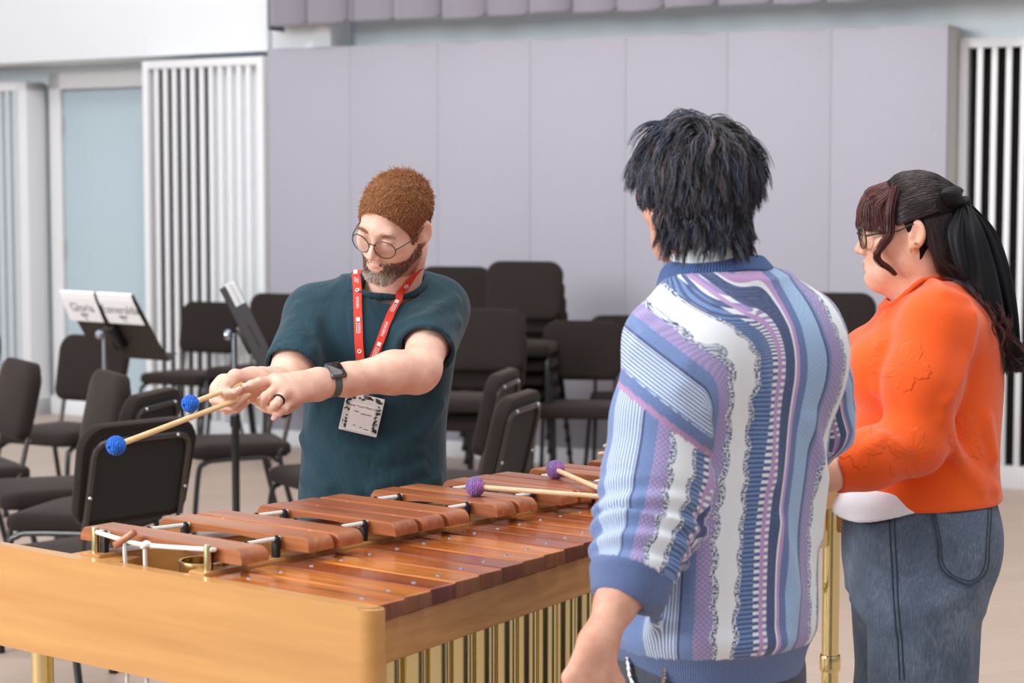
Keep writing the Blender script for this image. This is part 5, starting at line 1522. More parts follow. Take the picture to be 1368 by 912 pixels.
c8 = [HB.world(q) for q in ((.1,.13,.13),(-.1,-.13,-.13),(-.1,.13,-.13),(.1,-.13,.13),(.1,.13,-.13),(-.1,-.13,.13))]
lob, hib = box_of(c8+[nk0], .02); lob[2] = nk0[2]-.02
pl = np.array([fa0]+hl[0]+hl[1]+sum(hl[2], [])+hl[3]); prr = np.array([slvR[-2]]+hr_[0]+hr_[1]+sum(hr_[2], [])+hr_[3])
multi_body('body', [(headb, lob, hib, .0028), (armLb, pl.min(0)-.05, pl.max(0)+.05, .0027), (armRb, prr.min(0)-.05, prr.max(0)+.05, .0045), (trunkb, nv((bx_(965)-.3, bz-.3, .05)), nv((bx_(965)+.3, bz+.36, 1.40)), .012)], M_skin2, boy, BO, {'lip': lambda v: lip_mask(HB.loc(v))})
M_jeans2 = denim_mat('grey_denim', rgb(66,70,80), rgb(86,90,100), rgb(112,114,122))
def jb(P):
    d = s_loft(P, [(.66, bx_(955), bz, .150,.115), (.74, bx_(955), bz, .156, .118), (.82, bx_(955), bz, .150, .112), (.92, bx_(955), bz, .14, .105)], byaw, 2.2)
    for s in (-1,1): d = smin(d, s_chain(P, [nv((bx_(955),bz,.76))+rb*s*.078, nv((bx_(955),bz,.45))+rb*s*.090, nv((bx_(955),bz,.06))+rb*s*.10-fb*.02], [.092,.080,.078], .05), .03)
    return smax(smax(d, .045-P[...,2], .005), P[...,2]-.90, .005)
sdf_obj('jeans', jb, nv((bx_(955)-.3, bz-.25, .03)), nv((bx_(955)+.3, bz+.25, .93)), .008, M_jeans2, boy, BO)
for s in (-1,1): shoe(boy, BO, nv((bx_(955), bz, 0))+rb*s*.10-fb*.06, fb, M_shoe)
bm = B(); r3 = random.Random(2)
cp_ = catmull([nv(hit(jb, 838, 866))-nv((0,.006,0)), nv(hit(jb, 842, 885))-nv((.004,.008,0)), nv(hit(jb, 846, 910))-nv((.002,.010,0)), nv(hit(jb, 870, 945))-nv((0,.012,0)), nv(hit(jb, 884, 915))-nv((0,.008,0)), nv(hit(jb, 888, 880))-nv((0,.004,0))], 9)
for i, p in enumerate(cp_):
    bmesh.ops.create_icosphere(bm, subdivisions=1, radius=.0042 if i % 3 else .0056, matrix=Matrix.Translation(p-Vector(BO)))
obj('pocket_chain', bm, M_chrome, boy)
# hair: layered shaggy locks
M_hair2 = hair_mat('shaggy_dark_hair', [(0.0, rgb(34,32,36)), (0.35, rgb(58,52,54)), (0.7, rgb(70,80,104)), (1.0, rgb(122,102,92))], .40)  # random strand tones, with top-lit brown and bluish sheen painted into the colours
M_hair2c = plain('dark_hair_underlayer', rgb(24,23,28), .7, bump=(160,.8,.003))
hsb = lambda q: head_sdf(q, False, False)
def hreg2(p):
    y, z, x = p[...,1], p[...,2], np.abs(p[...,0])
    line = np.where(y > .02, .050-.9*np.maximum(x-.045,0), -.028)
    line = np.where(y < -.02, -.070, line); line = np.where((y >= -.02) & (y <= .02), -.022-(y < 0)*.06*np.clip(-y/.02,0,1), line)
    return z-line
def capb(P):
    p = HB.loc(P); d = smin(hsb(p), s_cone(p, (0,-.045,-.06), (0,-.05,-.10), .050, .046), .02)-.012
    return smax(d, -hreg2(p), .01)*HB.k
sdf_obj('hair_underlayer', capb, lob-nv((.04,.04,0)), hib+nv((.04,.04,.04)), .0035, M_hair2c, boy, BO)
def grow(fn, roots, whorl, L, nseg, grav, rise, minr, curl, seed, fwd=None):
    g = np.random.default_rng(seed); n = len(roots); p = roots.copy(); nr = grad(fn, p)
    away = p-whorl; away -= (away*nr).sum(1, keepdims=True)*nr; away /= np.maximum(np.linalg.norm(away, axis=1, keepdims=True), 1e-6)
    d = nr*rise+away+g.normal(0, .38, (n,3))
    if fwd is not None: d += fwd(p)
    d /= np.linalg.norm(d, axis=1, keepdims=True); out = [p.copy()]; st = L/nseg
    ph = g.uniform(0, 6.28, n); side = np.cross(d, nr); fq = g.uniform(.5, 1.0, n)
    for k in range(nseg):
        d = d+nv((0,0,-1))*grav*(1+.6*k/nseg)+side*(curl*np.sin(ph+fq*k*1.25))[:,None]
        d /= np.linalg.norm(d, axis=1, keepdims=True)
        p = p+d*st[:,None]; s = fn(p); nn = grad(fn, p); push = np.maximum(minr*min(1, (k+1)/3)-s, 0)
        p = p+nn*push[:,None]; into = np.minimum((d*nn).sum(1), 0)*(s < minr+.004); d = d-nn*(into*.85)[:,None]
        out.append(p.copy())
    return np.stack(out, 1)
def clump(Gd, nchild, spread, tipk, seed, jitter=.0012):
    g = np.random.default_rng(seed); n, m, _ = Gd.shape; t = np.linspace(0, 1, m)[None,None,:,None]
    off = g.normal(0, spread, (n, nchild, 1, 3)); ph = g.normal(0, jitter, (n, nchild, 1, 3))*np.sin(t*g.uniform(3, 8, (n, nchild, 1, 1)))
    lf = 1-g.uniform(0, .18, (n, nchild, 1, 1))
    S = Gd[:,None]+off*(1-t*(1-tipk))+ph*t
    S = S[:,:,:1]+(S-S[:,:,:1])*(1-(1-lf)*t)
    return S.reshape(-1, m, 3)
hsn = lambda q: smin(hsb(q), s_cone(q, (0,-.045,-.06), (0,-.05,-.11), .048, .046), .02)
rts = scalp_pts(lambda q: hreg2(q) > .004, 900, hsn)
whorl = nv((.005,-.045,.118))
top = np.clip((rts[:,2]-.0)/.10, 0, 1)
Lr = (.046+.062*top)*np.where((rts[:,1] > -.015) & (rts[:,2] < .065), .55, 1.0)*np.random.default_rng(3).uniform(.75, 1.2, 900)
fwdf = lambda p: nv((-.10,.55,0))[None]*np.clip((p[:,1:2]+.01)/.06, 0, 1)
Gd = grow(hsn, rts, whorl, Lr, 11, .16, .60, .021, .45, 11, fwdf)
# a lower, longer layer at the nape that flicks outwards
rn = scalp_pts(lambda q: (q[:,2] < .005) & (q[:,2] > -.070) & (q[:,1] < -.012), 240, hsn)
Gn = grow(hsn, rn, nv((0,-.0,.11)), np.random.default_rng(4).uniform(.055,.090,240), 11, .08, .55, .012, .38, 5)
# fringe that juts past the forehead
rf_ = scalp_pts(lambda q: (q[:,1] > .035) & (q[:,2] > .060), 130, hsn)
Gf = grow(hsn, rf_, whorl, np.random.default_rng(6).uniform(.070,.100,130), 11, .12, .65, .020, .32, 9, lambda p: nv((-.25,.9,.15))[None]+0*p)
S = np.concatenate([clump(Gd, 13, .0050, .42, 1), clump(Gn, 13, .0042, .35, 2), clump(Gf, 14, .0045, .35, 3)])
gr = np.concatenate([np.repeat(np.random.default_rng(8).random(900), 13), np.repeat(np.random.default_rng(9).random(240), 13), np.repeat(np.random.default_rng(10).random(130), 14)])
rv = np.clip(gr*.8+rng.normal(.08, .1, len(S)), 0, 1)
strands_obj('hair', HB.world(S.reshape(-1,3)).reshape(S.shape), rng.uniform(.0007,.0012,len(S)), .0003, M_hair2, boy, BO, 3, rv, prof=lambda t: (np.minimum(1, .6+t*2)*(1-t**2.2*.8))[None])
glasses(HB, boy, BO, plain('black_thin_frame', rgb(28,26,28), .35), cx=.034, cy=.107, cz=-.008, rx=.0245, rz=.0225, r=.0014)
# ------------------------------------------------------------------ student in the orange sweater
M_skin3 = skin_mat('warm_skin', rgb(222,166,138), rgb(238,190,166), rgb(140,66,66))
gz = 3.95
def gx(px, z=gz): return (px-CX)*z/FPX
GO = nv((gx(1232), gz, 0))
girl = thing('person', 'student in profile with black hair bow, glasses, orange knit sweater and grey blue jeans', 'person', tuple(GO))
HG = Head(1214, 306, 3.93, head_axes(97, 5, 0), 0.885, True)
def gh(y): return CAMZ-(y-250)*gz/FPX*1.0
grow_ = [(gh(672), gx(1238), gz, .152, .178), (gh(640), gx(1239), gz, .142, .176), (gh(600), gx(1243), gz, .134, .170), (gh(560), gx(1245), gz, .134, .165), (gh(500), gx(1243), gz, .140, .168), (gh(450), gx(1250), gz, .122, .168), (gh(415), gx(1255), gz, .095, .150), (gh(385), gx(1258), gz, .060, .090)]
gN = Wn(1240, 396, gz)
gSL, gEL, gWL = Wn(1252,432,3.80), Wn(1222,592,3.75), Wn(1112,630,3.70)
gSR, gER, gWR = Wn(1250,432,4.11), Wn(1200,590,4.16), Wn(1100,625,4.02)
def gt0(P):
    d = s_loft(P, grow_, 0.0, 2.3)
    d = smin(d, s_cone(P, gN+nv((.01,0,-.03)), gSL+nv((.0,.01,0)), .062, .062), .06)
    d = smin(d, s_cone(P, gN+nv((.01,0,-.03)), gSR, .062, .062), .06)
    d = smin(d, s_ell(P, nv((gx(1168), gz-.075, gh(492))), (.068,.078,.075)), .05)
    d = smin(d, s_ell(P, nv((gx(1172), gz+.080, gh(492))), (.066,.078,.075)), .05)
    d = smin(d, s_ell(P, nv((gx(1195), gz, gh(600))), (.088,.12,.08)), .06)
    return smin(d, s_cone(P, gN+nv((.01,0,-.02)), gN+nv((-.06,0,-.10)), .07, .06), .05)
def gaL(P): return s_chain(P, [gSL, gSL*.5+gEL*.5+nv((-.008,-.006,0)), gEL, gEL*.45+gWL*.55, gWL], [.068,.070,.056,.053,.043], .03)
def gaR(P): return s_chain(P, [gSR, gER, gWR], [.066,.055,.043], .03)
gcd = unit(gWL-gEL)
def gtop0(P):
    a = np.maximum(gaL(P), (P-gWL)@gcd); b = np.maximum(gaR(P), (P-gWR)@unit(gWR-gER))
    return smin(smin(gt0(P), b, .03), a, .020)
_gf = [([(1262,540),(1275,610),(1310,655)], .010), ([(1258,560),(1290,630),(1330,655)], .009), ([(1318,560),(1326,610),(1338,640)], .010), ([(1300,420),(1292,470),(1270,530)], .009), ([(1160,598),(1180,585),(1205,600)], .007), ([(1245,375),(1262,392),(1290,400)], .006), ([(1180,425),(1176,460),(1172,520)], .006)]
gfold = fold_hits(gtop0, _gf)
def gtop(P):
    d = gtop0(P)
    for f, r in gfold: d = smin(d, s_chain(P, [q+nv((0, r*.55, 0)) for q in f], [r*.6, r, r*.6]), .022)
    d = smax(d, -s_cone(P, gN+nv((-.012,0,-.02)), HG.world((0,-.02,-.10)), .062, .072), .008)
    d = smax(d, -np.maximum(s_cone(P, gWL-gcd*.03, gWL+gcd*.05, .036, .036), -(P-(gWL-gcd*.02))@gcd), .003)
    return smax(d, gh(669)-P[...,2]+.045*(P[...,0]-gx(1240)), .005)
def orange_mat():
    N = NT('orange_knit'); co = N.coord(); nz = N.noise(co, 520, 2)
    col = N.ramp(N.noise(co, 5, 2), [(0.3, rgb(234,82,22)), (0.7, rgb(246,98,30))])
    N.set(col=col, rough=.85, spec=.2, sheen=.3)
    h = N.math('MULTIPLY', nz, .5)
    geo = N.n('ShaderNodeSeparateXYZ'); N.l(co, geo.inputs[0])
    for (px, py, R, rot) in ((1207,487,.050,.3), (1218,608,.052,1.2), (1290,585,.050,.8), (1145,590,.050,.2)):
        c = hit(gtop0, px, py)-GO
        dx = N.math('SUBTRACT', geo.outputs[0], float(c[0])); dz = N.math('SUBTRACT', geo.outputs[2], float(c[2]))
        r = N.math('SQRT', N.math('ADD', N.math('MULTIPLY', dx, dx), N.math('MULTIPLY', dz, dz)))
        th = N.math('ADD', N.math('ARCTAN2', dz, dx), rot)
        pet = N.math('MULTIPLY_ADD', N.math('ABSOLUTE', N.math('COSINE', N.math('MULTIPLY', th, 2.5))), .42, .58)
        pet = N.math('ADD', pet, N.math('MULTIPLY', N.math('SINE', N.math('MULTIPLY', th, 23)), .035))
        k = N.math('MULTIPLY', N.math('SUBTRACT', N.math('MULTIPLY', pet, R), r), 260, clamp=True)
        vein = N.math('MULTIPLY', N.math('ABSOLUTE', N.math('SINE', N.math('MULTIPLY', th, 7.5))), .35)
        h = N.math('ADD', h, N.math('MULTIPLY', k, N.math('ADD', vein, 1.0)))
    N.bump(h, .75, .0022); return N.m
M_orange = orange_mat()
sdf_obj('sweater', gtop, nv((gx(1090), 3.60, gh(690))), nv((gx(1365), 4.30, gh(365))), .0045, M_orange, girl, GO)
# rolled neckline
bm = B(); nR = ring_on(gtop0, gN+nv((-.022,0,.002)), unit(nv((-.45,0,1))), .068, 48, 0); nR = snap(gtop0, nR, 5, -.001)
add_tube(bm, [Vector(p-GO) for p in nR], .0055, 8, False); obj('neckline', bm, M_orange, girl)
# body
gh1 = generic_hand(gWL+gcd*.10, gcd*nv((1,.6,1)), (0,-.3,.95), (-.2,.9,.1), .86, .6); gH1 = hand_chain(*gh1, fr=(.0088,.0082,.0075,.0062), wr=.018)
gcr = unit(gWR-gER); gh2 = generic_hand(gWR+gcr*.10, gcr, (0,.2,.97), (-.2,-.9,.1), .86, .6); gH2 = hand_chain(*gh2, fr=(.0088,.0082,.0075,.0062), wr=.018)
gk0, gk1 = gN+nv((.0,0,-.05)), HG.world((0,-.028,-.08))
def gbA(P): return smin(s_chain(P, [gEL, gWL, gWL+gcd*.10], [.040,.032,.021], .02), gH1(P), .015)
def gbB(P): return smin(s_chain(P, [gER, gWR, gWR+gcr*.10], [.040,.032,.021], .02), gH2(P), .015)
def gbH(P):
    d = HG.sdf(P); d = smin(d, s_cone(P, gk0, gk1, .060, .050), .035)
    d = smin(d, s_cone(P, HG.world((0,.050,-.098)), HG.world((0,-.0,-.125)), .026, .040), .04)
    return np.maximum(d, gk0[2]-P[...,2])
def gbT(P):
    d = s_loft(P, [(z, x, y, a-.02, b-.02) for z, x, y, a, b in grow_[:-1]], 0, 2.2)
    for s, zz in ((-1,3.855),(1,4.045)): d = smin(d, s_chain(P, [nv((gx(1232), zz, .86)), nv((gx(1226), zz, .46)), nv((gx(1232), zz, .09))], [.09,.058,.04], .04), .05)
    return d
c8 = [HG.world(q) for q in ((.1,.13,.13),(-.1,-.13,-.13),(-.1,.13,-.13),(.1,-.13,.13),(.1,.13,-.13),(-.1,-.13,.13))]
log_, hig_ = box_of(c8+[gk0], .02); log_[2] = gk0[2]-.01
q1 = np.array([gEL]+gh1[0]+gh1[1]+sum(gh1[2], [])+gh1[3]); q2 = np.array([gER]+gh2[0]+gh2[1]+sum(gh2[2], [])+gh2[3])
multi_body('body', [(gbH, log_, hig_, .0024), (gbA, q1.min(0)-.05, q1.max(0)+.05, .0035), (gbB, q2.min(0)-.05, q2.max(0)+.05, .0045), (gbT, nv((gx(1232)-.25, gz-.27, .05)), nv((gx(1232)+.25, gz+.27, 1.38)), .012)], M_skin3, girl, GO, {'lip': lambda v: lip_mask(HG.loc(v))})
# jeans
M_jeans3 = denim_mat('blue_grey_denim', rgb(66,77,94), rgb(92,105,124), rgb(132,142,156))
M_stitch = plain('dark_stitching', rgb(48,56,72), .8)
def gj(P):
    d = s_loft(P, [(gh(800), gx(1228), gz, .128, .175), (gh(745), gx(1232), gz, .146, .182), (gh(700), gx(1236), gz, .150, .178), (gh(660), gx(1237), gz, .136, .165)], 0, 2.4)
    for s, zz in ((-1,3.853),(1,4.047)):
        d = smin(d, s_ell(P, nv((gx(1270), zz, gh(730))), (.078,.085,.092)), .04)
        d = smin(d, s_chain(P, [nv((gx(1228), zz, gh(800))), nv((gx(1228+(8 if zz > gz else 0)), zz, .52)), nv((gx(1236), zz, .06))], [.110,.102,.096], .05), .035)
    return smax(smax(d, .045-P[...,2], .005), P[...,2]-gh(655), .005)
_jf = [([(1140,800),(1165,830),(1195,840)], .010), ([(1300,782),(1270,800),(1240,815)], .011), ([(1222,790),(1235,850),(1232,905)], .010), ([(1300,800),(1288,850),(1290,905)], .010)]
jfold = fold_hits(gj, _jf)
def gj2(P):
    d = gj(P)
    for f, r in jfold: d = smin(d, s_chain(P, [q+nv((0, r*.55, 0)) for q in f], [r*.6, r, r*.6]), .022)
    return d
sdf_obj('jeans', gj2, nv((gx(1110), gz-.27, .03)), nv((gx(1365), gz+.27, gh(645))), .0065, M_jeans3, girl, GO)
def on_j(pts, n=6, off=.0012):
    h = [Vector(hit(gj2, *q)) for q in pts]; c = catmull(h, n); c = snap(gj2, np.array([list(p) for p in c]), 3, off); return [Vector(p-GO) for p in c]
def stitch(name, polys, r=.0011, par=None):
    bm = B()
    for p in polys: add_tube(bm, on_j(p), r, 5)
    return obj(name, bm, M_stitch, par or girl)
stitch('side_seam', [[(1195,690),(1198,760),(1202,830),(1208,908)], [(1189,690),(1192,760),(1196,830),(1202,908)]])
stitch('front_pocket_seam', [[(1137,688),(1160,692),(1190,690)], [(1137,693),(1160,697),(1190,695)]])
# back pocket patch follows the denim
def patch(outline_rows, off, nu=10):
    bm = B(); G_ = []
    for (a, b) in outline_rows:
        row = []
        for k in range(nu+1):
            t = k/nu; p = hit(gj2, a[0]+(b[0]-a[0])*t, a[1]+(b[1]-a[1])*t); p = snap(gj2, p[None], 3, off)[0]; row.append(bm.verts.new(Vector(p-GO)))
        G_.append(row)
    for a, b in zip(G_, G_[1:]):
        for k in range(nu): bm.faces.new((a[k], a[k+1], b[k+1], b[k]))
    return bm
rows_ = []
for i in range(13):
    t = i/12
    l = (1243+15*min(1, t*1.0), 674+ (762-674)*t); r_ = (1322-7*t, 670+(765-670)*t); rows_.append((l, r_))
for t in (.35, .7, 1.0): rows_.append(((1258+(1291-1258)*t, 762+20*t), (1315-(1315-1295)*t, 765+17*t)))
bm = patch(rows_, .0028); pk = obj('back_pocket', bm, M_jeans3, girl)
md = pk.modifiers.new('t', 'SOLIDIFY'); md.thickness = .003; md.offset = 0
def onp(pts): return [Vector(p-GO) for p in snap(gj2, np.array([list(q) for q in catmull([Vector(hit(gj2, *q)) for q in pts], 6)]), 3, .0046)]
bm = B()
for pl_ in ([(1243,676),(1252,720),(1258,761),(1292,781),(1315,764),(1320,720),(1322,672)], [(1247,678),(1256,720),(1262,758),(1292,776),(1311,761),(1316,720),(1318,676)], [(1243,676),(1280,677),(1322,672)], [(1244,684),(1280,685),(1322,680)]):
    pts_ = onp(pl_); add_tube(bm, pts_, .0011, 5)
obj('pocket_stitching', bm, M_stitch, pk)
bm = B()
for (x, y) in ((1250,677),): bmesh.ops.create_icosphere(bm, subdivisions=2, radius=.006, matrix=Matrix.Translation(onp([(x,y),(x+1,y)])[0]) @ Matrix.Diagonal((1,.4,1,1)))
obj('pocket_rivet', bm, M_stitch, pk)
for s, zz in ((-1,3.853),(1,4.047)): shoe(girl, GO, (gx(1256), zz, 0), (-1, .1*s), plain('white_shoe', rgb(214,212,208), .6) if s < 0 else bpy.data.materials['white_shoe'])
# white shirt tail under the hem
M_wsh2 = fabric('white_shirt_cotton', rgb(222,228,238), rgb(238,242,248), 500, .1)
def tail(P):
    e = s_loft(P, [(gh(715), gx(1224), gz, .163, .178), (gh(690), gx(1226), gz, .163, .182), (gh(650), gx(1234), gz, .148, .176), (gh(630), gx(1238), gz, .138, .172)], 0, 2.4)-.004
    e = np.abs(e+.002*np.sin(P[...,0]*60+P[...,1]*30)+.012)-.0045
    edge = gh(691)+(P[...,0]-gx(1120))*(gh(662)-gh(691))/(gx(1225)-gx(1120))+.004*np.sin(P[...,1]*26)
    return smax(smax(smax(e, edge-P[...,2], .003), P[...,2]-gh(645), .003), P[...,0]-gx(1230), .004)
sdf_obj('shirt_tail', tail, nv((gx(1085), gz-.24, gh(712))), nv((gx(1300), gz+.24, gh(630))), .0036, M_wsh2, girl, GO)
# ---- hair
M_hair3 = hair_mat('dark_brown_hair', [(0.0, rgb(26,20,22)), (0.5, rgb(42,30,32)), (0.85, rgb(66,42,40)), (1.0, rgb(96,60,52))], .30, spec=.6)
M_hair3r = hair_mat('auburn_fringe', [(0.0, rgb(58,28,30)), (0.6, rgb(88,44,42)), (1.0, rgb(120,66,58))], .34)
M_hair3c = plain('dark_hair_cap', rgb(28,20,21), .85, 0, .15, bump=(200,.5,.002))
hsg = lambda q: head_sdf(q, True, False)
def hreg3(p):
    y, z = p[...,1], p[...,2]
    line = np.where(y > .035, .064, -.015+.079*sst(.0, .035, y)); line = np.where(y < -.012, -.07, line)
    return z-line
def capg(P):
    p = HG.loc(P); return smax(hsg(p)-.007, -hreg3(p), .006)*HG.k
sdf_obj('hair_cap', capg, log_-nv((.03,.03,0)), hig_+nv((.03,.03,.03)), .003, M_hair3c, girl, GO)
bowL = nv((0.0,-.118,.052))
def polyline(ctrls, m=14):
    """ctrls (n,k,3) -> smooth (n,m,3) by Catmull-Rom"""
    c = np.asarray(ctrls); n, k, _ = c.shape; out = []
    for s in np.linspace(0, k-1.0001, m):
        i = int(s); t = s-i; p0 = c[:,max(i-1,0)]; p1 = c[:,i]; p2 = c[:,min(i+1,k-1)]; p3 = c[:,min(i+2,k-1)]
        out.append(.5*((2*p1)+(p2-p0)*t+(2*p0-5*p1+4*p2-p3)*t*t+(3*p1-p0-3*p2+p3)*t**3))
    return np.stack(out, 1)
# combed back from the parting to the bow
n1 = 3600; g = np.random.default_rng(21)
ang = g.uniform(-1.85, 1.85, n1)
root = np.stack([.075*np.sin(ang), .030+.012*np.cos(ang)+g.normal(0,.003,n1), .035+.082*np.cos(ang)], -1); root = snap(hsg, root, 4, .004)
end = bowL[None]+np.stack([.022*np.sin(ang), .010*np.abs(np.sin(ang)), .020*np.cos(ang)], -1)+g.normal(0,.003,(n1,3))
mids = [snap(hsg, root*(1-t_)+end*t_+nv((0,0,.006))*math.sin(PI*t_), 5, .010) for t_ in (.2,.4,.6,.8)]
mids = [m_+g.normal(0,.0008,m_.shape) for m_ in mids]
S1 = polyline(np.stack([root]+mids+[end], 1), 14)
# fringe
n2 = 2400; a2 = g.uniform(-1.22, 1.22, n2)
r2_ = snap(hsg, np.stack([.050*a2, .026+g.uniform(0,.024,n2), .115-.024*np.abs(a2)], -1), 4, .004)
m2 = snap(hsg, np.stack([.056*a2, .078-.012*a2*a2, .085-.020*a2*a2], -1), 4, .020)
m3 = snap(hsg, np.stack([.060*a2, .100-.026*a2*a2, .050-.004*a2*a2], -1), 4, .018)
e2 = snap(hsg, np.stack([.061*a2+g.normal(0,.002,n2), .104-.034*a2*a2, .018-.014*a2*a2+g.normal(0,.004,n2)], -1), 4, .012)
S2 = polyline(np.stack([r2_, m2+g.normal(0,.0016,(n2,3)), m3+g.normal(0,.002,(n2,3)), e2+g.normal(0,.002,(n2,3))], 1), 12)
# curling face-framing locks (near and far side)
def lock(px, dx, n, sp, seed, zz):
    gg = np.random.default_rng(seed); c = np.array([HG.loc(Wn(x, y, z)[None])[0] for x, y, z in px]); c = np.repeat(c[None], n, 0)
    w = np.linspace(1, .45, c.shape[1])[None,:,None]; return polyline(c+gg.normal(0, sp, (n,1,3))*w, 18)
S3 = lock([(1196,252,3.880),(1189,280,3.868),(1188,312,3.868),(1178,328,3.866),(1171,340,3.867),(1177,351,3.868),(1187,357,3.870),(1196,366,3.872)], 0, 200, .0042, 31, 0)
# long hair falling behind the ear and down the back
n4 = 2100; s4 = g.uniform(-1, 1, n4)
r4 = snap(hsg, np.stack([.072*np.sign(s4)*np.abs(s4)**.5, -.025-.085*(1-np.abs(s4))-g.uniform(0,.01,n4), .040-g.uniform(0,.05,n4)], -1), 4, .005)
def wpt(px, py, z): return HG.loc(Wn(px, py, z)[None])[0]
lat = nv((1,0,0))
dn1 = np.stack([r4[:,0]*1.0, r4[:,1]-.012, -.055+0*s4], -1)
u4 = g.random(n4)
tgt1 = np.stack([.070*s4, -.055-.065*u4, -.120+0*s4], -1)
tgt2 = np.stack([.075*s4, -.085-.085*u4, -.175-.02*u4], -1)
tgt3 = np.stack([.070*s4, -.125-.085*u4, -.235-.02*u4], -1)
curl4 = np.stack([.010*np.cos(9*u4+3*s4), .018*np.sin(11*u4), 0*u4], -1)
tgt4 = np.stack([.062*s4, -.150-.075*u4, -.285-.04*g.random(n4)], -1)+curl4
S4 = polyline(np.stack([r4, dn1, tgt1, tgt2, tgt3, tgt4, tgt4+np.stack([.01*np.sin(7*u4), -.016+.03*np.sin(13*u4), .004+0*u4], -1)], 1), 20)
def clear_body(Sw, off=.006):
    P = Sw.reshape(-1,3).copy()
    for _ in range(3):
        d = gtop0(P); k = d < off
        if k.any(): P[k] += grad(gtop0, P[k])*(off-d[k])[:,None]
    return P.reshape(Sw.shape)
def put(name, S, r, mat, rv, clear=False):
    Sw = HG.world(S.reshape(-1,3)).reshape(S.shape)
    if clear: Sw = clear_body(Sw)
    return strands_obj(name, Sw, r, r*.35 if np.isscalar(r) else .0003, mat, girl, GO, 3, rv)
put('hair', np.concatenate([S1]), .0010, M_hair3, np.clip(g.normal(.45,.22,n1), 0, 1))
put('long_hair', S4, .0011, M_hair3, np.clip(g.normal(.42,.24,n4), 0, 1), True)
put('fringe', np.concatenate([S2]), .0010, M_hair3r, g.random(n2))
put('face_lock', S3, .0010, M_hair3r, g.random(200))
# curled ends
def curls():
    out = []; gg = np.random.default_rng(5)
    for k in range(12):
        px = 1296+gg.uniform(0,58); py = 385+(px-1296)*.8+gg.uniform(-14,26); zz = 3.80+gg.uniform(0,.08); ph = gg.uniform(0,6); t = np.linspace(0,1,18)
        c = np.array([Wn(px+14*t_, py+46*t_, zz) for t_ in t])+np.stack([.010*np.sin(6*t+ph), .010*np.cos(6*t+ph), 0*t], -1)*(.2+t)[:,None]
        out.append(c[None]+gg.normal(0,.0030,(10,1,3))*(1-.5*t[None,:,None])+gg.normal(0,.0008,(10,18,3)))
    return np.concatenate(out)
Sc = clear_body(curls()); strands_obj('curled_ends', Sc, .0007, .0003, M_hair3r, girl, GO, 3, g.random(len(Sc))*.9)
lx = g.uniform(.020,.044,90); lq = np.stack([-lx, np.full(90,.0905)-.06*np.abs(lx-.031), np.full(90,-.0045)], -1); lq = snap(lambda q_: head_sdf(q_, True), lq, 3)
t = np.linspace(0,1,4)[None,:,None]; Sl = lq[:,None]+.0085*(nv((-.15,.9,.0))[None,None]*t+nv((0,0,.25))[None,None]*t*t-nv((0,0,.15))[None,None]*t)
Sl = np.concatenate([Sl, Sl*nv((-1,1,1))]); strands_obj('eyelashes', HG.world(Sl.reshape(-1,3)).reshape(Sl.shape), .0006, .0002, M_hair3, girl, GO, 3, np.zeros(len(Sl)))
# bow: knot, two loops, long tails
M_bow = fabric('black_satin', rgb(17,17,21), rgb(25,26,31), 300, .05, .55, 0.0)
bow = link(bpy.data.objects.new('hair_bow', None)); bow.parent = girl
def sheet(rows, name, th=.0014, nu=12, wav=0.0):
    """rows: (centre, half-width vector, bulge vector)"""
    bm = B(); c = catmull([Vector(r[0]) for r in rows], 6); h = catmull([Vector(r[1]) for r in rows], 6); bl = catmull([Vector(r[2]) for r in rows], 6); Gg = []
    for i, (p, q, b_) in enumerate(zip(c, h, bl)):
        Gg.append([bm.verts.new(p+q*s_+b_*(1-s_*s_)+b_.normalized()*wav*math.sin(s_*7+i*.12)-Vector(GO)) for s_ in np.linspace(-1,1,nu+1)])
    for a, b_ in zip(Gg, Gg[1:]):
        for k in range(nu): bm.faces.new((a[k], a[k+1], b_[k+1], b_[k]))
    o = obj(name, bm, M_bow, bow, auto=80); md = o.modifiers.new('t', 'SOLIDIFY'); md.thickness = th; md.offset = 0; return o
kz = 3.90; kn = Wn(1288,272,kz)
V = lambda x, z, y=0: Vector((x*gz/FPX, y, -z*gz/FPX))
sheet([(Wn(1287,270,kz-.01), V(1,6), V(0,0,-.010)), (Wn(1272,264,kz-.035), V(-6,15), V(2,0,-.020)), (Wn(1255,259,kz-.05), V(-3,5), V(0,0,-.012)), (Wn(1264,276,kz-.035), V(-5,13), V(0,0,-.006)), (Wn(1284,276,kz-.012), V(0,7), V(0,0,-.004))], 'bow_loop')
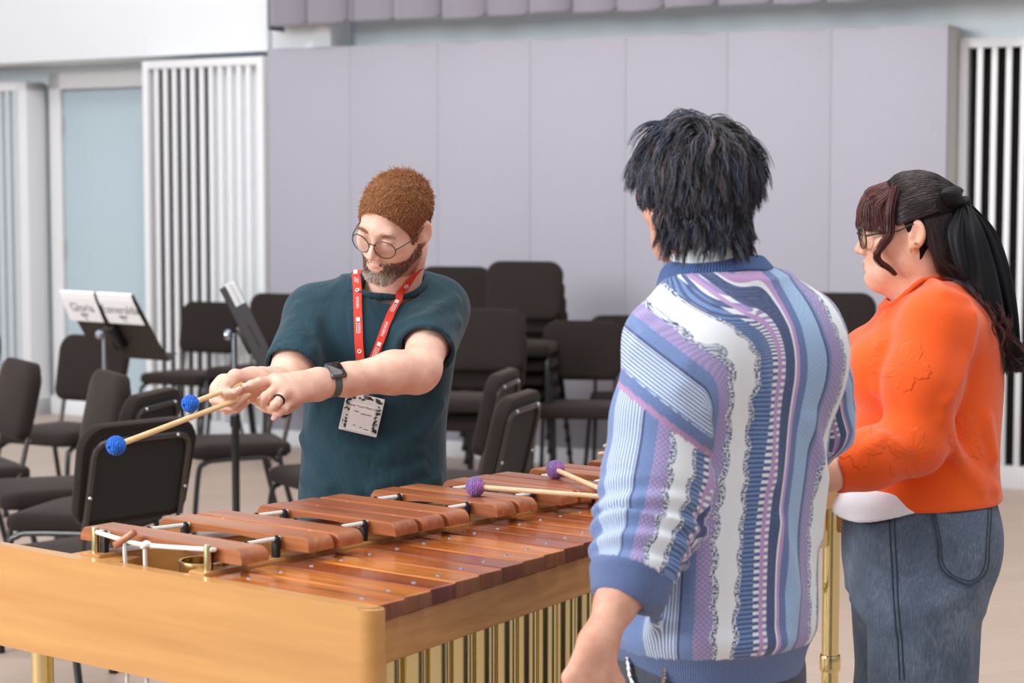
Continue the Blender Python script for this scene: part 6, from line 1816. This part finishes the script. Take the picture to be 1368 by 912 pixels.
sheet([(Wn(1289,272,kz+.01), V(1,6), V(0,0,.008)), (Wn(1302,284,kz+.03), V(9,10), V(4,0,.015)), (Wn(1314,304,kz+.035), V(10,4), V(6,0,.010)), (Wn(1303,296,kz+.02), V(9,9), V(0,0,.004)), (Wn(1291,278,kz+.01), V(1,6), V(0,0,.003))], 'bow_loop')
sheet([(Wn(1289,273,kz-.01), V(7,1), V(0,0,-.006)), (Wn(1299,310,kz-.035), V(14,-3), V(0,0,-.012)), (Wn(1308,360,kz-.040), V(20,-5), V(0,0,-.016)), (Wn(1318,410,kz-.045), V(21,-5), V(0,0,-.012)), (Wn(1327,452,kz-.045), V(17,-10), V(0,0,-.008))], 'bow_tail', wav=.003)
sheet([(Wn(1292,273,kz+.01), V(7,1), V(0,0,-.006)), (Wn(1318,315,kz+.02), V(12,-6), V(0,0,-.010)), (Wn(1337,370,kz+.02), V(13,-5), V(0,0,-.012)), (Wn(1350,425,kz+.02), V(10,-3), V(0,0,-.008)), (Wn(1357,476,kz+.02), V(7,4), V(0,0,-.004))], 'bow_tail', wav=.003)
sheet([(Wn(1283,277,kz-.02), V(5,1), V(0,0,-.004)), (Wn(1276,312,kz-.05), V(11,3), V(0,0,-.010)), (Wn(1283,350,kz-.058), V(9,0), V(0,0,-.010)), (Wn(1291,374,kz-.058), V(4,0), V(0,0,-.004))], 'bow_fold', wav=.002)
bm = B(); bmesh.ops.create_uvsphere(bm, u_segments=16, v_segments=10, radius=1, matrix=Matrix.Translation(Vector(kn-GO)) @ Matrix.Rotation(.4, 4, 'Y') @ Matrix.Diagonal((.012,.020,.016,1))); obj('bow_knot', bm, M_bow, bow)
M_tort = plain('tortoiseshell_frame', rgb(64,56,48), .25, var=.4); M_gold = plain('gold', rgb(226,178,92), .2, 1.0)
glasses(HG, girl, GO, M_tort, cx=.034, cy=.108, cz=-.010, rx=.0255, rz=.0225, r=.0020, sq=2.6)
bm = B(); ec = HG.world((-.083,-.001,-.038))-GO
add_tube(bm, [Vector(ec)+Vector((.0055*math.cos(k*PI/10), -.002, .0055*math.sin(k*PI/10)-.005)) for k in range(21)], .0013, 6, False); add_tube(bm, [Vector(HG.world((-.087,-.006,-.030))-GO), Vector(HG.world((-.083,-.007,-.030))-GO)], .0028, 8)
obj('earring', bm, M_gold, girl)
